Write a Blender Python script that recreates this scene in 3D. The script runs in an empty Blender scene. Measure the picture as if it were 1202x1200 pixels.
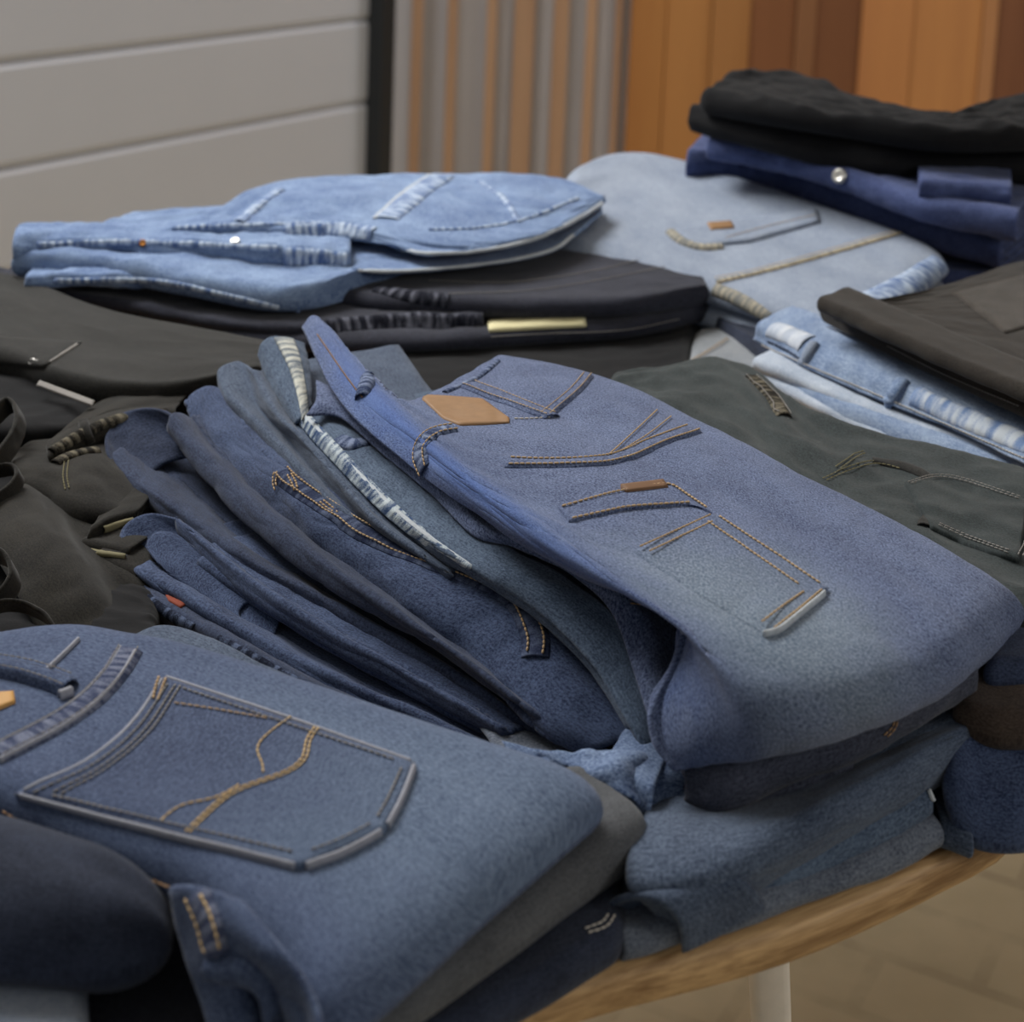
import bpy, math, random
import numpy as np
from mathutils import Vector, Matrix
from mathutils.bvhtree import BVHTree

C = bpy.context.scene.collection
rng = np.random.default_rng(7)

# ------------------------------------------------------------------ camera
F, X0, Y0 = 2000.0, 601.0, 150.0
PITCH = math.atan((Y0 + 208.0) / F)
ROLL = math.radians(2.2)
CAM = np.array([0.0, 0.0, 1.30])
TZ = 0.74                                   # table top height
_R = Matrix.Rotation(math.radians(90) - PITCH, 3, 'X') @ Matrix.Rotation(ROLL, 3, 'Z')
R = np.array(_R)

def ray(px, py):
    v = np.stack([(np.asarray(px, float) - X0) / F, -(np.asarray(py, float) - Y0) / F, -np.ones_like(np.asarray(px, float))], -1)
    v = v @ R.T
    return v / np.linalg.norm(v, axis=-1, keepdims=True)

def at(px, py, h):                          # a point at height h above the table
    v = ray(px, py)
    t = (TZ + h - CAM[2]) / v[2]
    return CAM + t * v

def at_y(px, py, y):                        # a point at distance y down the room
    v = ray(px, py)
    return CAM + v * (y / v[1])

def P(lst):
    return np.array([at(p[0], p[1], p[2]) for p in lst])

# ------------------------------------------------------------------ splines and noise
def catmull(pts, n, closed=False):
    pts = np.asarray(pts, float)
    if len(pts) == 2:
        t = np.linspace(0, 1, n)[:, None]
        return pts[0] * (1 - t) + pts[1] * t
    ext = np.vstack([2 * pts[0] - pts[1], pts, 2 * pts[-1] - pts[-2]])
    out = []
    for i in range(1, len(ext) - 2):
        p0, p1, p2, p3 = ext[i - 1], ext[i], ext[i + 1], ext[i + 2]
        t = np.linspace(0, 1, 24, endpoint=False)[:, None]
        out.append(0.5 * ((2 * p1) + (-p0 + p2) * t + (2 * p0 - 5 * p1 + 4 * p2 - p3) * t ** 2 + (-p0 + 3 * p1 - 3 * p2 + p3) * t ** 3))
    out = np.vstack(out + [ext[-2:-1]])
    return resample(out, n)

def resample(pts, n):
    d = np.linalg.norm(np.diff(pts[:, :3], axis=0), axis=1)
    s = np.concatenate([[0], np.cumsum(d)])
    t = np.linspace(0, s[-1], n)
    return np.stack([np.interp(t, s, pts[:, k]) for k in range(pts.shape[1])], -1)

def crom_param(pts, ts):
    """Catmull-Rom across axis 0 of pts (m, ..., 3) at parameters ts in [0, m-1]."""
    m = pts.shape[0]
    ext = np.concatenate([2 * pts[:1] - pts[1:2], pts, 2 * pts[-1:] - pts[-2:-1]])
    res = []
    for t in ts:
        i = min(int(t), m - 2); f = t - i
        p0, p1, p2, p3 = ext[i], ext[i + 1], ext[i + 2], ext[i + 3]
        res.append(0.5 * ((2 * p1) + (-p0 + p2) * f + (2 * p0 - 5 * p1 + 4 * p2 - p3) * f ** 2 + (-p0 + 3 * p1 - 3 * p2 + p3) * f ** 3))
    return np.array(res)

_perm = rng.permutation(512)
_grad = rng.normal(size=(512, 2)); _grad /= np.linalg.norm(_grad, axis=1, keepdims=True)

def perlin(x, y, seed=0):
    xi = np.floor(x).astype(int); yi = np.floor(y).astype(int)
    xf = x - xi; yf = y - yi
    def g(ix, iy):
        k = _perm[(_perm[(ix + seed * 37) % 512] + iy) % 512]
        return _grad[k]
    u = xf * xf * xf * (xf * (xf * 6 - 15) + 10); v = yf * yf * yf * (yf * (yf * 6 - 15) + 10)
    def d(ix, iy, fx, fy):
        q = g(ix, iy); return q[..., 0] * fx + q[..., 1] * fy
    a = d(xi, yi, xf, yf); b = d(xi + 1, yi, xf - 1, yf)
    c = d(xi, yi + 1, xf, yf - 1); e = d(xi + 1, yi + 1, xf - 1, yf - 1)
    return (a * (1 - u) + b * u) * (1 - v) + (c * (1 - u) + e * u) * v

def wrinkle(s, t, amp, lu, lv, seed):
    """cloth wrinkles over (s, t) in metres: long soft folds plus small puckers"""
    if amp == 0: return np.zeros_like(s)
    w = perlin(s / lu + 0.35 * perlin(s / lv, t / lu, seed + 5), t / lv, seed)
    w = w + 0.45 * perlin(s / (lu * .45), t / (lv * .45), seed + 1)
    r = 1 - np.abs(perlin(s / (lu * .7) + 9, t / (lv * .8), seed + 2)) * 2.2
    w = w + 0.30 * np.clip(r, 0, 1) ** 3
    w = w + 0.10 * perlin(s / .009, t / .009, seed + 3)
    return amp * w

def normals(G):
    du = np.gradient(G, axis=0); dv = np.gradient(G, axis=1)
    n = np.cross(du, dv); l = np.linalg.norm(n, axis=2, keepdims=True)
    return n / np.maximum(l, 1e-9)

def arc_uv(G):
    nu, nv = G.shape[:2]
    du = np.linalg.norm(np.diff(G, axis=0), axis=2).mean(1); dv = np.linalg.norm(np.diff(G, axis=1), axis=2).mean(0)
    s = np.concatenate([[0], np.cumsum(du)]); t = np.concatenate([[0], np.cumsum(dv)])
    return np.repeat(s[:, None], nv, 1), np.repeat(t[None, :], nu, 0)

def grid_faces(nu, nv, off=0, flip=False):
    i, j = np.meshgrid(np.arange(nu - 1), np.arange(nv - 1), indexing='ij')
    a = (i * nv + j).ravel() + off
    f = np.stack([a, a + nv, a + nv + 1, a + 1], -1)
    return f[:, ::-1] if flip else f

class Shape:
    """verts, quads and a uv per vertex"""
    def __init__(s, v, f, uv): s.v, s.f, s.uv = v, f, uv

def thick_sheet(G, th, uv=None):
    """a grid of points given a cloth thickness, with a closed rounded rim"""
    nu, nv = G.shape[:2]
    n = normals(G)
    S, T = arc_uv(G) if uv is None else uv
    A = G + n * th * .5; B = G - n * th * .5
    V = np.concatenate([A.reshape(-1, 3), B.reshape(-1, 3)])
    U = np.stack([S.ravel(), T.ravel()], -1); U = np.concatenate([U, U])
    N = nu * nv
    idx = np.arange(N).reshape(nu, nv)
    loop = np.concatenate([idx[:-1, 0], idx[-1, :-1], idx[:0:-1, -1], idx[0, :0:-1]])
    # rounded rim: an extra ring pushed outwards
    gu = np.gradient(G, axis=0); gv = np.gradient(G, axis=1)
    gu = gu / np.maximum(np.linalg.norm(gu, axis=2, keepdims=True), 1e-9); gv = gv / np.maximum(np.linalg.norm(gv, axis=2, keepdims=True), 1e-9)
    O = np.zeros_like(G); O[0] -= gu[0]; O[-1] += gu[-1]; O[:, 0] -= gv[:, 0]; O[:, -1] += gv[:, -1]
    ring = (G + O * th * .5).reshape(-1, 3)[loop]
    V = np.concatenate([V, ring]); U = np.concatenate([U, U[loop]])
    m = len(loop); k = np.arange(m); k2 = (k + 1) % m
    f1 = np.stack([loop[k], loop[k2], 2 * N + k2, 2 * N + k], -1)[:, ::-1]
    f2 = np.stack([N + loop[k], N + loop[k2], 2 * N + k2, 2 * N + k], -1)
    return Shape(V, np.concatenate([grid_faces(nu, nv), grid_faces(nu, nv, N, True), f1, f2]), U)

def sheet(rows, th=.0025, amp=.0015, lu=.06, lv=.03, seed=1, step=.004, ext=None, exb=None):
    W = [P(r) for r in rows]
    if ext:                                                  # the cloth runs on, flat, into the pile
        b = BACK if exb is None else np.array(exb, float) / np.linalg.norm(exb)
        a, z = ext
        if a: W = [W[0] + b * a + [0, 0, -.004], W[0] + b * min(.014, a * .4)] + W
        if z: W = W + [W[-1] + b * min(.014, z * .4), W[-1] + b * z]
    L = max(np.linalg.norm(np.diff(w, axis=0), axis=1).sum() for w in W)
    n = int(np.clip(L / step, 16, 160))
    cols = np.array([catmull(w, n) for w in W])              # rows x n x 3
    M = max(np.linalg.norm(np.diff(cols, axis=0), axis=2).sum(0).max() / step, 12)
    ts = np.linspace(0, len(W) - 1, int(np.clip(M, 12, 160)))
    G = crom_param(cols, ts)
    G = np.transpose(G, (1, 0, 2))
    S, T = arc_uv(G)
    G = G + normals(G) * wrinkle(S, T, amp, lu, lv, seed)[..., None]
    return thick_sheet(G, th, (S, T))

def slab(front, back, t, r=None, amp=.002, lu=.09, lv=.05, seed=1, crown=0.0, edge=.004, layers=1, n=120, left=None, right=None, shift=.006, lgap=1.0):
    """a folded garment lying flat: plan outline from the two long curves (and optional ends), rounded folds all round"""
    out = []
    for k in range(layers):
        out.append(_slab(front, back, t, r, amp, lu, lv, seed + 11 * k, crown, edge, n, left, right, -k * t * lgap, shift * k))
    return merge(out)

def merge(shapes):
    V, Fc, U, o = [], [], [], 0
    for s in shapes:
        V.append(s.v); Fc.append(s.f + o); U.append(s.uv); o += len(s.v)
    return Shape(np.concatenate(V), np.concatenate(Fc), np.concatenate(U))

def _slab(front, back, t, r, amp, lu, lv, seed, crown, edge, n, left, right, dz, jit):
    f = catmull(P(front), 200); b = catmull(P(back), 200)
    lw = catmull(np.vstack([f[:1], P(left), b[:1]]), 200) if left else catmull(np.vstack([f[:1], b[:1]]), 200)
    rw = catmull(np.vstack([f[-1:], P(right), b[-1:]]), 200) if right else catmull(np.vstack([f[-1:], b[-1:]]), 200)
    Lu = np.linalg.norm(np.diff(f, axis=0), axis=1).sum(); Lv = np.linalg.norm(np.diff(lw, axis=0), axis=1).sum()
    Lv = max(Lv, np.linalg.norm(np.diff(rw, axis=0), axis=1).sum())
    r = r or t * .5
    ru = min(.45, r / Lu); rv = min(.45, r / Lv)
    def samp(rr, m):                                         # dense near the rounded edges
        k = 10
        e = rr * (1 - np.cos(np.linspace(0, math.pi / 2, k, endpoint=False)))
        mid = np.linspace(rr, 1 - rr, m)
        return np.concatenate([e, mid, (1 - e)[::-1]])
    us = samp(ru, int(np.clip(Lu / .005, 10, n))); vs = samp(rv, int(np.clip(Lv / .005, 10, n)))
    U, V = np.meshgrid(us, vs, indexing='ij')
    # squares at the corners pulled into quarter discs
    a = np.clip(1 - np.minimum(U, 1 - U) / ru, 0, 1); c = np.clip(1 - np.minimum(V, 1 - V) / rv, 0, 1)
    m = np.maximum(a, c); rr = np.hypot(a, c)
    k = np.where(rr > 1e-9, m / np.maximum(rr, 1e-9), 1)
    both = (a > 0) & (c > 0)
    U2 = np.where(both, np.where(U < .5, ru * (1 - a * k), 1 - ru * (1 - a * k)), U)
    V2 = np.where(both, np.where(V < .5, rv * (1 - c * k), 1 - rv * (1 - c * k)), V)
    prof = np.sqrt(np.clip(1 - m * m, 0, 1))
    def ev(curve, q):
        x = np.clip(q, 0, 1) * 199
        return np.stack([np.interp(x, np.arange(200), curve[:, j]) for j in range(3)], -1)
    u_, v_ = U2[..., None], V2[..., None]
    G = (1 - v_) * ev(f, U2) + v_ * ev(b, U2) + (1 - u_) * ev(lw, V2) + u_ * ev(rw, V2) \
        - ((1 - u_) * (1 - v_) * f[0] + u_ * (1 - v_) * f[-1] + (1 - u_) * v_ * b[0] + u_ * v_ * b[-1])
    S, T = U2 * Lu, V2 * Lv
    cen = G.mean((0, 1))
    # ragged outline: edges breathe in and out
    d = G - cen; d[..., 2] = 0
    L = np.linalg.norm(d, axis=2, keepdims=True)
    e = perlin(S / .07, T / .07, seed + 8) * edge + jit * perlin(S / .25, T / .25, seed + 9) * 1.6
    G = G + d / np.maximum(L, 1e-6) * (e * (.25 + .75 * m))[..., None]
    G[..., 2] += crown * np.sin(math.pi * U2) * np.sin(math.pi * V2) + dz
    top = G.copy(); bot = G.copy()
    w = wrinkle(S, T, amp, lu, lv, seed)
    top[..., 2] += prof * t * .5 + w * prof; bot[..., 2] -= prof * t * .5
    nu, nv = U.shape; N = nu * nv
    uv = np.stack([S.ravel(), (T + prof * 0).ravel()], -1)
    # the uv runs on around the fold so that the weave does not smear
    uv2 = uv.copy()
    uv[:, 1] += (1 - prof.ravel()) * t * .5 * np.sign(.5 - V.ravel()) * -1
    return Shape(np.concatenate([top.reshape(-1, 3), bot.reshape(-1, 3)]), np.concatenate([grid_faces(nu, nv), grid_faces(nu, nv, N, True)]), np.concatenate([uv, uv2 + .5]))

BACK = np.array([.77, .64, 0.0])

def hairpin(path, w=.20, t=.016, ecc=1.0, th=.0026, amp=.0016, lu=.05, lv=.02, seed=1, back=None, rise=0.0, drop=None, layers=1, step=.004, own=.35, wtop=None, sag=0.0):
    """cloth folded over on itself: the fold runs along path, both layers run backwards from it; open at its ends"""
    pts = np.array([list(at(p[0], p[1], p[2])) + [p[3] if len(p) > 3 else t] for p in path])
    L = np.linalg.norm(np.diff(pts[:, :3], axis=0), axis=1).sum()
    n = int(np.clip(L / step, 20, 170))
    c = catmull(pts, n)
    tt = c[:, 3]; c = c[:, :3]
    tan = np.gradient(c, axis=0); tan[:, 2] = 0; tan /= np.maximum(np.linalg.norm(tan, axis=1, keepdims=True), 1e-9)
    perp = np.stack([-tan[:, 1], tan[:, 0], tan[:, 2]], -1)
    bk = np.array(BACK if back is None else back, float); bk /= np.linalg.norm(bk)
    perp *= np.sign((perp @ bk))[:, None]
    b = own * perp + (1 - own) * bk; b /= np.linalg.norm(b, axis=1, keepdims=True)
    out = []
    for k in range(layers):
        f = 1 - .62 * k / max(1, layers - 1) if layers > 1 else 1
        wt = wtop if wtop else w
        d1 = np.linspace(wt, 0, int(wt / .006) + 2, endpoint=False); th_ = np.linspace(0, math.pi, 15)
        d2 = np.linspace(0, w, int(w / .009) + 2)[1:]
        sec = []
        for d in d1: sec.append((d, 1.0, d))
        for q in th_: sec.append((None, q, 0))
        for d in d2: sec.append((d, -1.0, d))
        T_ = tt * f
        G = np.zeros((n, len(sec), 3))
        wob = perlin(np.linspace(0, L, n) / .06, np.full(n, k * 3.3 + seed), seed) * .004
        for j, (d, z, dd) in enumerate(sec):
            e = T_ * .5 * ecc
            if d is None: off = e * (1 - np.sin(z)); zz = T_ * .5 * math.cos(z); dd = 0
            else: off = e + d; zz = T_ * .5 * z
            off = off + (k * .004 + wob * (k + .5))
            zz = zz + rise * (dd if z > 0 else dd) - sag * dd * dd
            G[:, j] = c + b * np.broadcast_to(off, (n,))[:, None]
            G[:, j, 2] += zz
        S, T2 = arc_uv(G)
        G = G + normals(G) * wrinkle(S, T2, amp, lu, lv, seed + 3 * k)[..., None]
        out.append(thick_sheet(G, th, (S, T2)))
    return merge(out)

def roll_band(path, width, lean=(0, 0, 1), th=.003, amp=.0008, seed=1, curl=0.0, step=.003):
    """a waistband standing on its edge: path is its lower edge, lean its upward direction"""
    c = catmull(P(path), int(np.clip(np.linalg.norm(np.diff(P(path), axis=0), axis=1).sum() / step, 16, 140)))
    ln = np.array(lean, float); ln /= np.linalg.norm(ln)
    k = np.linspace(0, 1, 12)
    G = c[:, None, :] + ln[None, None, :] * (k * width)[None, :, None]
    S, T = arc_uv(G)
    nn = normals(G)
    G = G + nn * (curl * np.sin(math.pi * T / width))[..., None] + nn * wrinkle(S, T, amp, .02, .03, seed)[..., None]
    return thick_sheet(G, th, (S, T))

# ------------------------------------------------------------------ garments: an Empty with its parts
def setp(o, label=None, cat=None, group=None, kind=None):
    if label: o['label'] = label
    if cat: o['category'] = cat
    if group: o['group'] = group
    if kind: o['kind'] = kind
    return o

def mesh_obj(name, shape, mat, parent=None, loc=(0, 0, 0), smooth=True):
    me = bpy.data.meshes.new(name)
    v = shape.v - np.array(loc)
    me.from_pydata([tuple(p) for p in v.tolist()], [], [tuple(f) for f in shape.f.tolist()])
    uvl = me.uv_layers.new(name='UVMap')
    li = np.zeros(len(me.loops), dtype=np.int32); me.loops.foreach_get('vertex_index', li)
    uvl.data.foreach_set('uv', shape.uv[li].astype(np.float32).ravel())
    if smooth: me.polygons.foreach_set('use_smooth', [True] * len(me.polygons))
    me.materials.append(mat)
    me.update()
    o = bpy.data.objects.new(name, me); C.objects.link(o)
    if parent: o.parent = parent
    else: o.location = loc
    return o

class Garment:
    def __init__(s, name, label, cat, mat, group=None):
        s.name, s.label, s.cat, s.mat, s.group = name, label, cat, mat, group
        s.body = []; s.parts = []; s.bvh = None
    def add(s, shape): s.body.append(shape); s.bvh = None; return s
    def part(s, name, shape, mat, label=None, parent=None):
        s.parts.append([name, shape, mat, label, parent]); return len(s.parts) - 1
    def tree(s, extra=()):
        if s.bvh is None:
            m = merge(s.body + [s.parts[i][1] for i in extra])
            s.bvh = BVHTree.FromPolygons([tuple(p) for p in m.v.tolist()], [tuple(f) for f in m.f.tolist()])
        return s.bvh
    def hit(s, px, py):
        d = ray(px, py); r = s.tree().ray_cast(Vector(CAM), Vector(d))
        if r[0] is None: return None, None
        nrm = r[1]
        if nrm.dot(Vector(d)) > 0: nrm = -nrm
        return np.array(r[0]), np.array(nrm)
    def line(s, pts, step=.0015, smooth=True, pix=None):
        pts = np.array([(p[0], p[1], 0) for p in pts], float)
        L = np.linalg.norm(np.diff(pts, axis=0), axis=1).sum(); n = max(int(L / 2.0), 6)
        q = catmull(pts, n) if smooth else resample(pts, n)
        pos, nor = [], []
        for a in q:
            p, m = s.hit(a[0], a[1])
            if p is None: continue
            if pos and np.linalg.norm(p - pos[-1]) > .04: continue
            pos.append(p); nor.append(m)
        if len(pos) < 3: return None, None
        A = np.hstack([np.array(pos), np.array(nor)])
        L = np.linalg.norm(np.diff(A[:, :3], axis=0), axis=1).sum()
        A = resample(A, max(int(L / step), 6))
        k = 5                                             # smooth out facet jitter
        if len(A) > 4 * k:
            pad = np.vstack([A[:1]] * k + [A] + [A[-1:]] * k)
            A = np.stack([np.convolve(pad[:, j], np.ones(2 * k + 1) / (2 * k + 1), 'valid') for j in range(6)], -1)
        return A[:, :3], A[:, 3:] / np.linalg.norm(A[:, 3:], axis=1, keepdims=True)
    def stitch(s, lines, mat, offs=(0,), r=.0006, dash=.0034, gap=.0004, lift=.0006, smooth=True, name='stitching', label=None, parent=None):
        for ln in lines:
            shp = []
            p, m = s.line(ln, smooth=smooth)
            if p is None: continue
            for o in offs:
                t = np.gradient(p, axis=0); t /= np.maximum(np.linalg.norm(t, axis=1, keepdims=True), 1e-9)
                side = np.cross(m, t)
                q = p + side * o + m * lift
                sd = np.concatenate([[0], np.cumsum(np.linalg.norm(np.diff(q, axis=0), axis=1))])
                x = 0.0
                while x + dash < sd[-1]:
                    a = np.array([np.interp(x, sd, q[:, j]) for j in range(3)]); b = np.array([np.interp(x + dash, sd, q[:, j]) for j in range(3)])
                    i = min(int(np.searchsorted(sd, x)), len(m) - 1)
                    shp.append(capsule(a, b, m[i], r)); x += dash + gap
            if shp: s.part(name, merge(shp), mat, label, parent)
    def strip(s, ln, width, th, mat, name='seam', label=None, smooth=True, na=7, round_=True, parent=None):
        p, m = s.line(ln, step=.0022, smooth=smooth)
        if p is None: return None
        t = np.gradient(p, axis=0); t /= np.maximum(np.linalg.norm(t, axis=1, keepdims=True), 1e-9)
        side = np.cross(m, t)
        ks = np.linspace(-.5, .5, na)
        G = np.zeros((len(p), na, 3))
        for j, k in enumerate(ks):
            for i in range(len(p)):
                q = p[i] + side[i] * width * k
                r = s.tree().find_nearest(Vector(q))
                base = np.array(r[0]) if r[0] is not None and r[3] < .012 else q
                hgt = th * (1 - (abs(k) * 2) ** 4) + .0002 if round_ else th
                G[i, j] = base + m[i] * hgt
        S, T = arc_uv(G)
        return s.part(name, thick_sheet(G, .0012, (S, T)), mat, label, parent)
    def patch(s, top, bottom, th, mat, name='pocket', label=None, n=46, m=40, smooth=False, parent=None, lift=0.0, soft=False):
        a = np.array([(p[0], p[1], 0) for p in top], float); b = np.array([(p[0], p[1], 0) for p in bottom], float)
        a = catmull(a, n) if smooth else resample(a, n); b = catmull(b, n) if smooth else resample(b, n)
        G = np.full((n, m, 3), np.nan); N = np.zeros((n, m, 3))
        for j in range(m):
            v = j / (m - 1)
            for i in range(n):
                q = a[i] * (1 - v) + b[i] * v
                p, nr = s.hit(q[0], q[1])
                if p is not None: G[i, j] = p; N[i, j] = nr
        bad = np.isnan(G[..., 0])
        if bad.all(): return None
        while bad.any():                                  # borrow neighbours where the ray missed
            for i, j in zip(*np.where(bad)):
                for di, dj in ((1, 0), (-1, 0), (0, 1), (0, -1)):
                    y, x = i + di, j + dj
                    if 0 <= y < n and 0 <= x < m and not np.isnan(G[y, x, 0]):
                        G[i, j] = G[y, x]; N[i, j] = N[y, x]; break
            bad = np.isnan(G[..., 0])
        for _ in range(3):
            N[1:-1, 1:-1] = (N[1:-1, 1:-1] * 2 + N[:-2, 1:-1] + N[2:, 1:-1] + N[1:-1, :-2] + N[1:-1, 2:]) / 6
        N /= np.maximum(np.linalg.norm(N, axis=2, keepdims=True), 1e-9)
        d = np.minimum(np.minimum(np.arange(n), np.arange(n)[::-1])[:, None], np.minimum(np.arange(m), np.arange(m)[::-1])[None, :])
        hgt = th * np.where(d == 0, .75, 1.0) + lift
        if soft: hgt = hgt * (1 - np.linspace(0, 1, m)[None, :] ** 3)
        top_ = G + N * hgt[..., None]; bot = G - N * .0008
        S, T = arc_uv(G)
        idx = np.arange(n * m).reshape(n, m)
        loop = np.concatenate([idx[:-1, 0], idx[-1, :-1], idx[:0:-1, -1], idx[0, :0:-1]])
        k = np.arange(len(loop)); k2 = (k + 1) % len(loop); NN = n * m
        fr = np.stack([loop[k], loop[k2], NN + loop[k2], NN + loop[k]], -1)[:, ::-1]
        gf = grid_faces(n, m)
        # face outward
        fn = np.cross(top_[1, 0] - top_[0, 0], top_[0, 1] - top_[0, 0])
        if fn @ N[0, 0] < 0: gf = gf[:, ::-1]; fr = fr[:, ::-1]
        uv = np.stack([S.ravel(), T.ravel()], -1)
        return s.part(name, Shape(np.concatenate([top_.reshape(-1, 3), bot.reshape(-1, 3)]), np.concatenate([gf, fr]), np.concatenate([uv, uv])), mat, label, parent)
    def loop(s, a, b, width, mat, th=.0035, name='belt_loop', label=None):
        """a belt loop: a short bridge of cloth from pixel a to pixel b"""
        p, m = s.line([a, ((a[0] + b[0]) / 2, (a[1] + b[1]) / 2), b], step=.002)
        if p is None: return None
        t = np.gradient(p, axis=0); t /= np.maximum(np.linalg.norm(t, axis=1, keepdims=True), 1e-9)
        side = np.cross(m, t)
        x = np.linspace(0, 1, len(p)); hg = th * (1 - np.abs(2 * x - 1) ** 4) + .0012
        G = p[:, None, :] + side[:, None, :] * (np.linspace(-.5, .5, 6) * width)[None, :, None] + m[:, None, :] * hg[:, None, None]
        return s.part(name, thick_sheet(G, .0022), mat, label)
    def uv_at(s, px, py):
        p, m = s.hit(px, py); b = merge(s.body); k = np.argmin(np.linalg.norm(b.v - p, axis=1)); return b.uv[k]
    def knob(s, px, py, r, mat, name='button', label=None, hgt=.003):
        p, m = s.hit(px, py)
        if p is None: return None
        return s.part(name, disc(p, m, r, hgt), mat, label)
    def finish(s):
        m = merge(s.body)
        lo, hi = m.v.min(0), m.v.max(0)
        loc = ((lo[0] + hi[0]) / 2, (lo[1] + hi[1]) / 2, lo[2])
        e = bpy.data.objects.new(s.name, None); C.objects.link(e); e.location = loc; e.empty_display_size = .05
        setp(e, s.label, s.cat, s.group)
        mesh_obj('denim_body' if 'jeans' in s.name else 'cloth_body', m, s.mat, e, loc)
        made = []
        for name, shp, mat, label, par in s.parts:
            o = mesh_obj(name, shp, mat, made[par] if par is not None else e, loc)
            if par is not None: o.matrix_parent_inverse = Matrix.Identity(4)
            if label: o['label'] = label
            made.append(o)
        return e

def capsule(a, b, up, r):
    t = b - a; L = np.linalg.norm(t); t = t / max(L, 1e-9)
    s1 = np.cross(up, t); s1 /= max(np.linalg.norm(s1), 1e-9); u = np.cross(t, s1)
    ring = np.array([s1, u * .9, -s1, -u * .9]) * r
    V = np.concatenate([a + ring * .35, a + t * L * .2 + ring, a + t * L * .8 + ring, b + ring * .35])
    Fc = [(3, 2, 1, 0), (12, 13, 14, 15)]
    for q in range(3):
        for k in range(4):
            k2 = (k + 1) % 4
            Fc.append((q * 4 + k, q * 4 + k2, q * 4 + 4 + k2, q * 4 + 4 + k))
    return Shape(V, np.array(Fc), np.zeros((16, 2)))

def disc(p, m, r, h, n=24):
    m = m / np.linalg.norm(m)
    a = np.cross(m, [0, 0, 1.0]) if abs(m[2]) < .9 else np.cross(m, [1.0, 0, 0]); a /= np.linalg.norm(a); b = np.cross(m, a)
    prof = [(1.0, -.3), (1.0, .45), (.92, .8), (.75, .95), (.55, .8), (.3, .75), (.0001, .8)]
    q = np.linspace(0, 2 * math.pi, n, endpoint=False)
    V = np.array([[p + (a * math.cos(x) + b * math.sin(x)) * r * f + m * h * z for x in q] for f, z in prof]).reshape(-1, 3)
    Fc = []
    for i in range(len(prof) - 1):
        for k in range(n):
            k2 = (k + 1) % n
            Fc.append((i * n + k, i * n + k2, (i + 1) * n + k2, (i + 1) * n + k))
    return Shape(V, np.array(Fc), np.zeros((len(V), 2)))
# ------------------------------------------------------------------ materials
def lin(c):
    return tuple(((x / 255) / 12.92 if x / 255 <= .04045 else ((x / 255 + .055) / 1.055) ** 2.4) for x in c) + (1,)

def new_mat(name):
    m = bpy.data.materials.new(name); m.use_nodes = True
    nt = m.node_tree; b = nt.nodes['Principled BSDF']
    return m, nt, b

def nd(nt, typ, **kw):
    n = nt.nodes.new(typ)
    for k, v in kw.items(): setattr(n, k, v)
    return n

def uvmap(nt, sx, sy, rot=0.0):
    tc = nd(nt, 'ShaderNodeTexCoord'); mp = nd(nt, 'ShaderNodeMapping')
    mp.inputs['Scale'].default_value = (sx, sy, 1); mp.inputs['Rotation'].default_value = (0, 0, rot)
    nt.links.new(tc.outputs['UV'], mp.inputs['Vector'])
    return mp.outputs['Vector']

def noise(nt, vec, scale, detail=3, rough=.6):
    n = nd(nt, 'ShaderNodeTexNoise'); n.inputs['Scale'].default_value = scale; n.inputs['Detail'].default_value = detail; n.inputs['Roughness'].default_value = rough
    nt.links.new(vec, n.inputs['Vector']); return n.outputs['Fac']

def mth(nt, op, a, b):
    n = nd(nt, 'ShaderNodeMath', operation=op)
    for k, x in enumerate((a, b)):
        if isinstance(x, (int, float)): n.inputs[k].default_value = x
        else: nt.links.new(x, n.inputs[k])
    return n.outputs[0]

def mixc(nt, fac, a, b):
    n = nd(nt, 'ShaderNodeMix', data_type='RGBA')
    nt.links.new(fac, n.inputs['Factor']) if not isinstance(fac, (int, float)) else None
    for sock, x in ((n.inputs['A'], a), (n.inputs['B'], b)):
        if isinstance(x, tuple): sock.default_value = x
        else: nt.links.new(x, sock)
    return n.outputs['Result']

def ramp(nt, fac, lo, hi):
    n = nd(nt, 'ShaderNodeMapRange'); n.interpolation_type = 'SMOOTHSTEP'
    n.inputs['From Min'].default_value = lo; n.inputs['From Max'].default_value = hi
    nt.links.new(fac, n.inputs['Value']); return n.outputs['Result']

def dye(c, k=.95, s=.05):
    g = .3 * c[0] + .59 * c[1] + .11 * c[2]
    return tuple((x * (1 - s) + g * s) * k for x in c)

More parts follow.
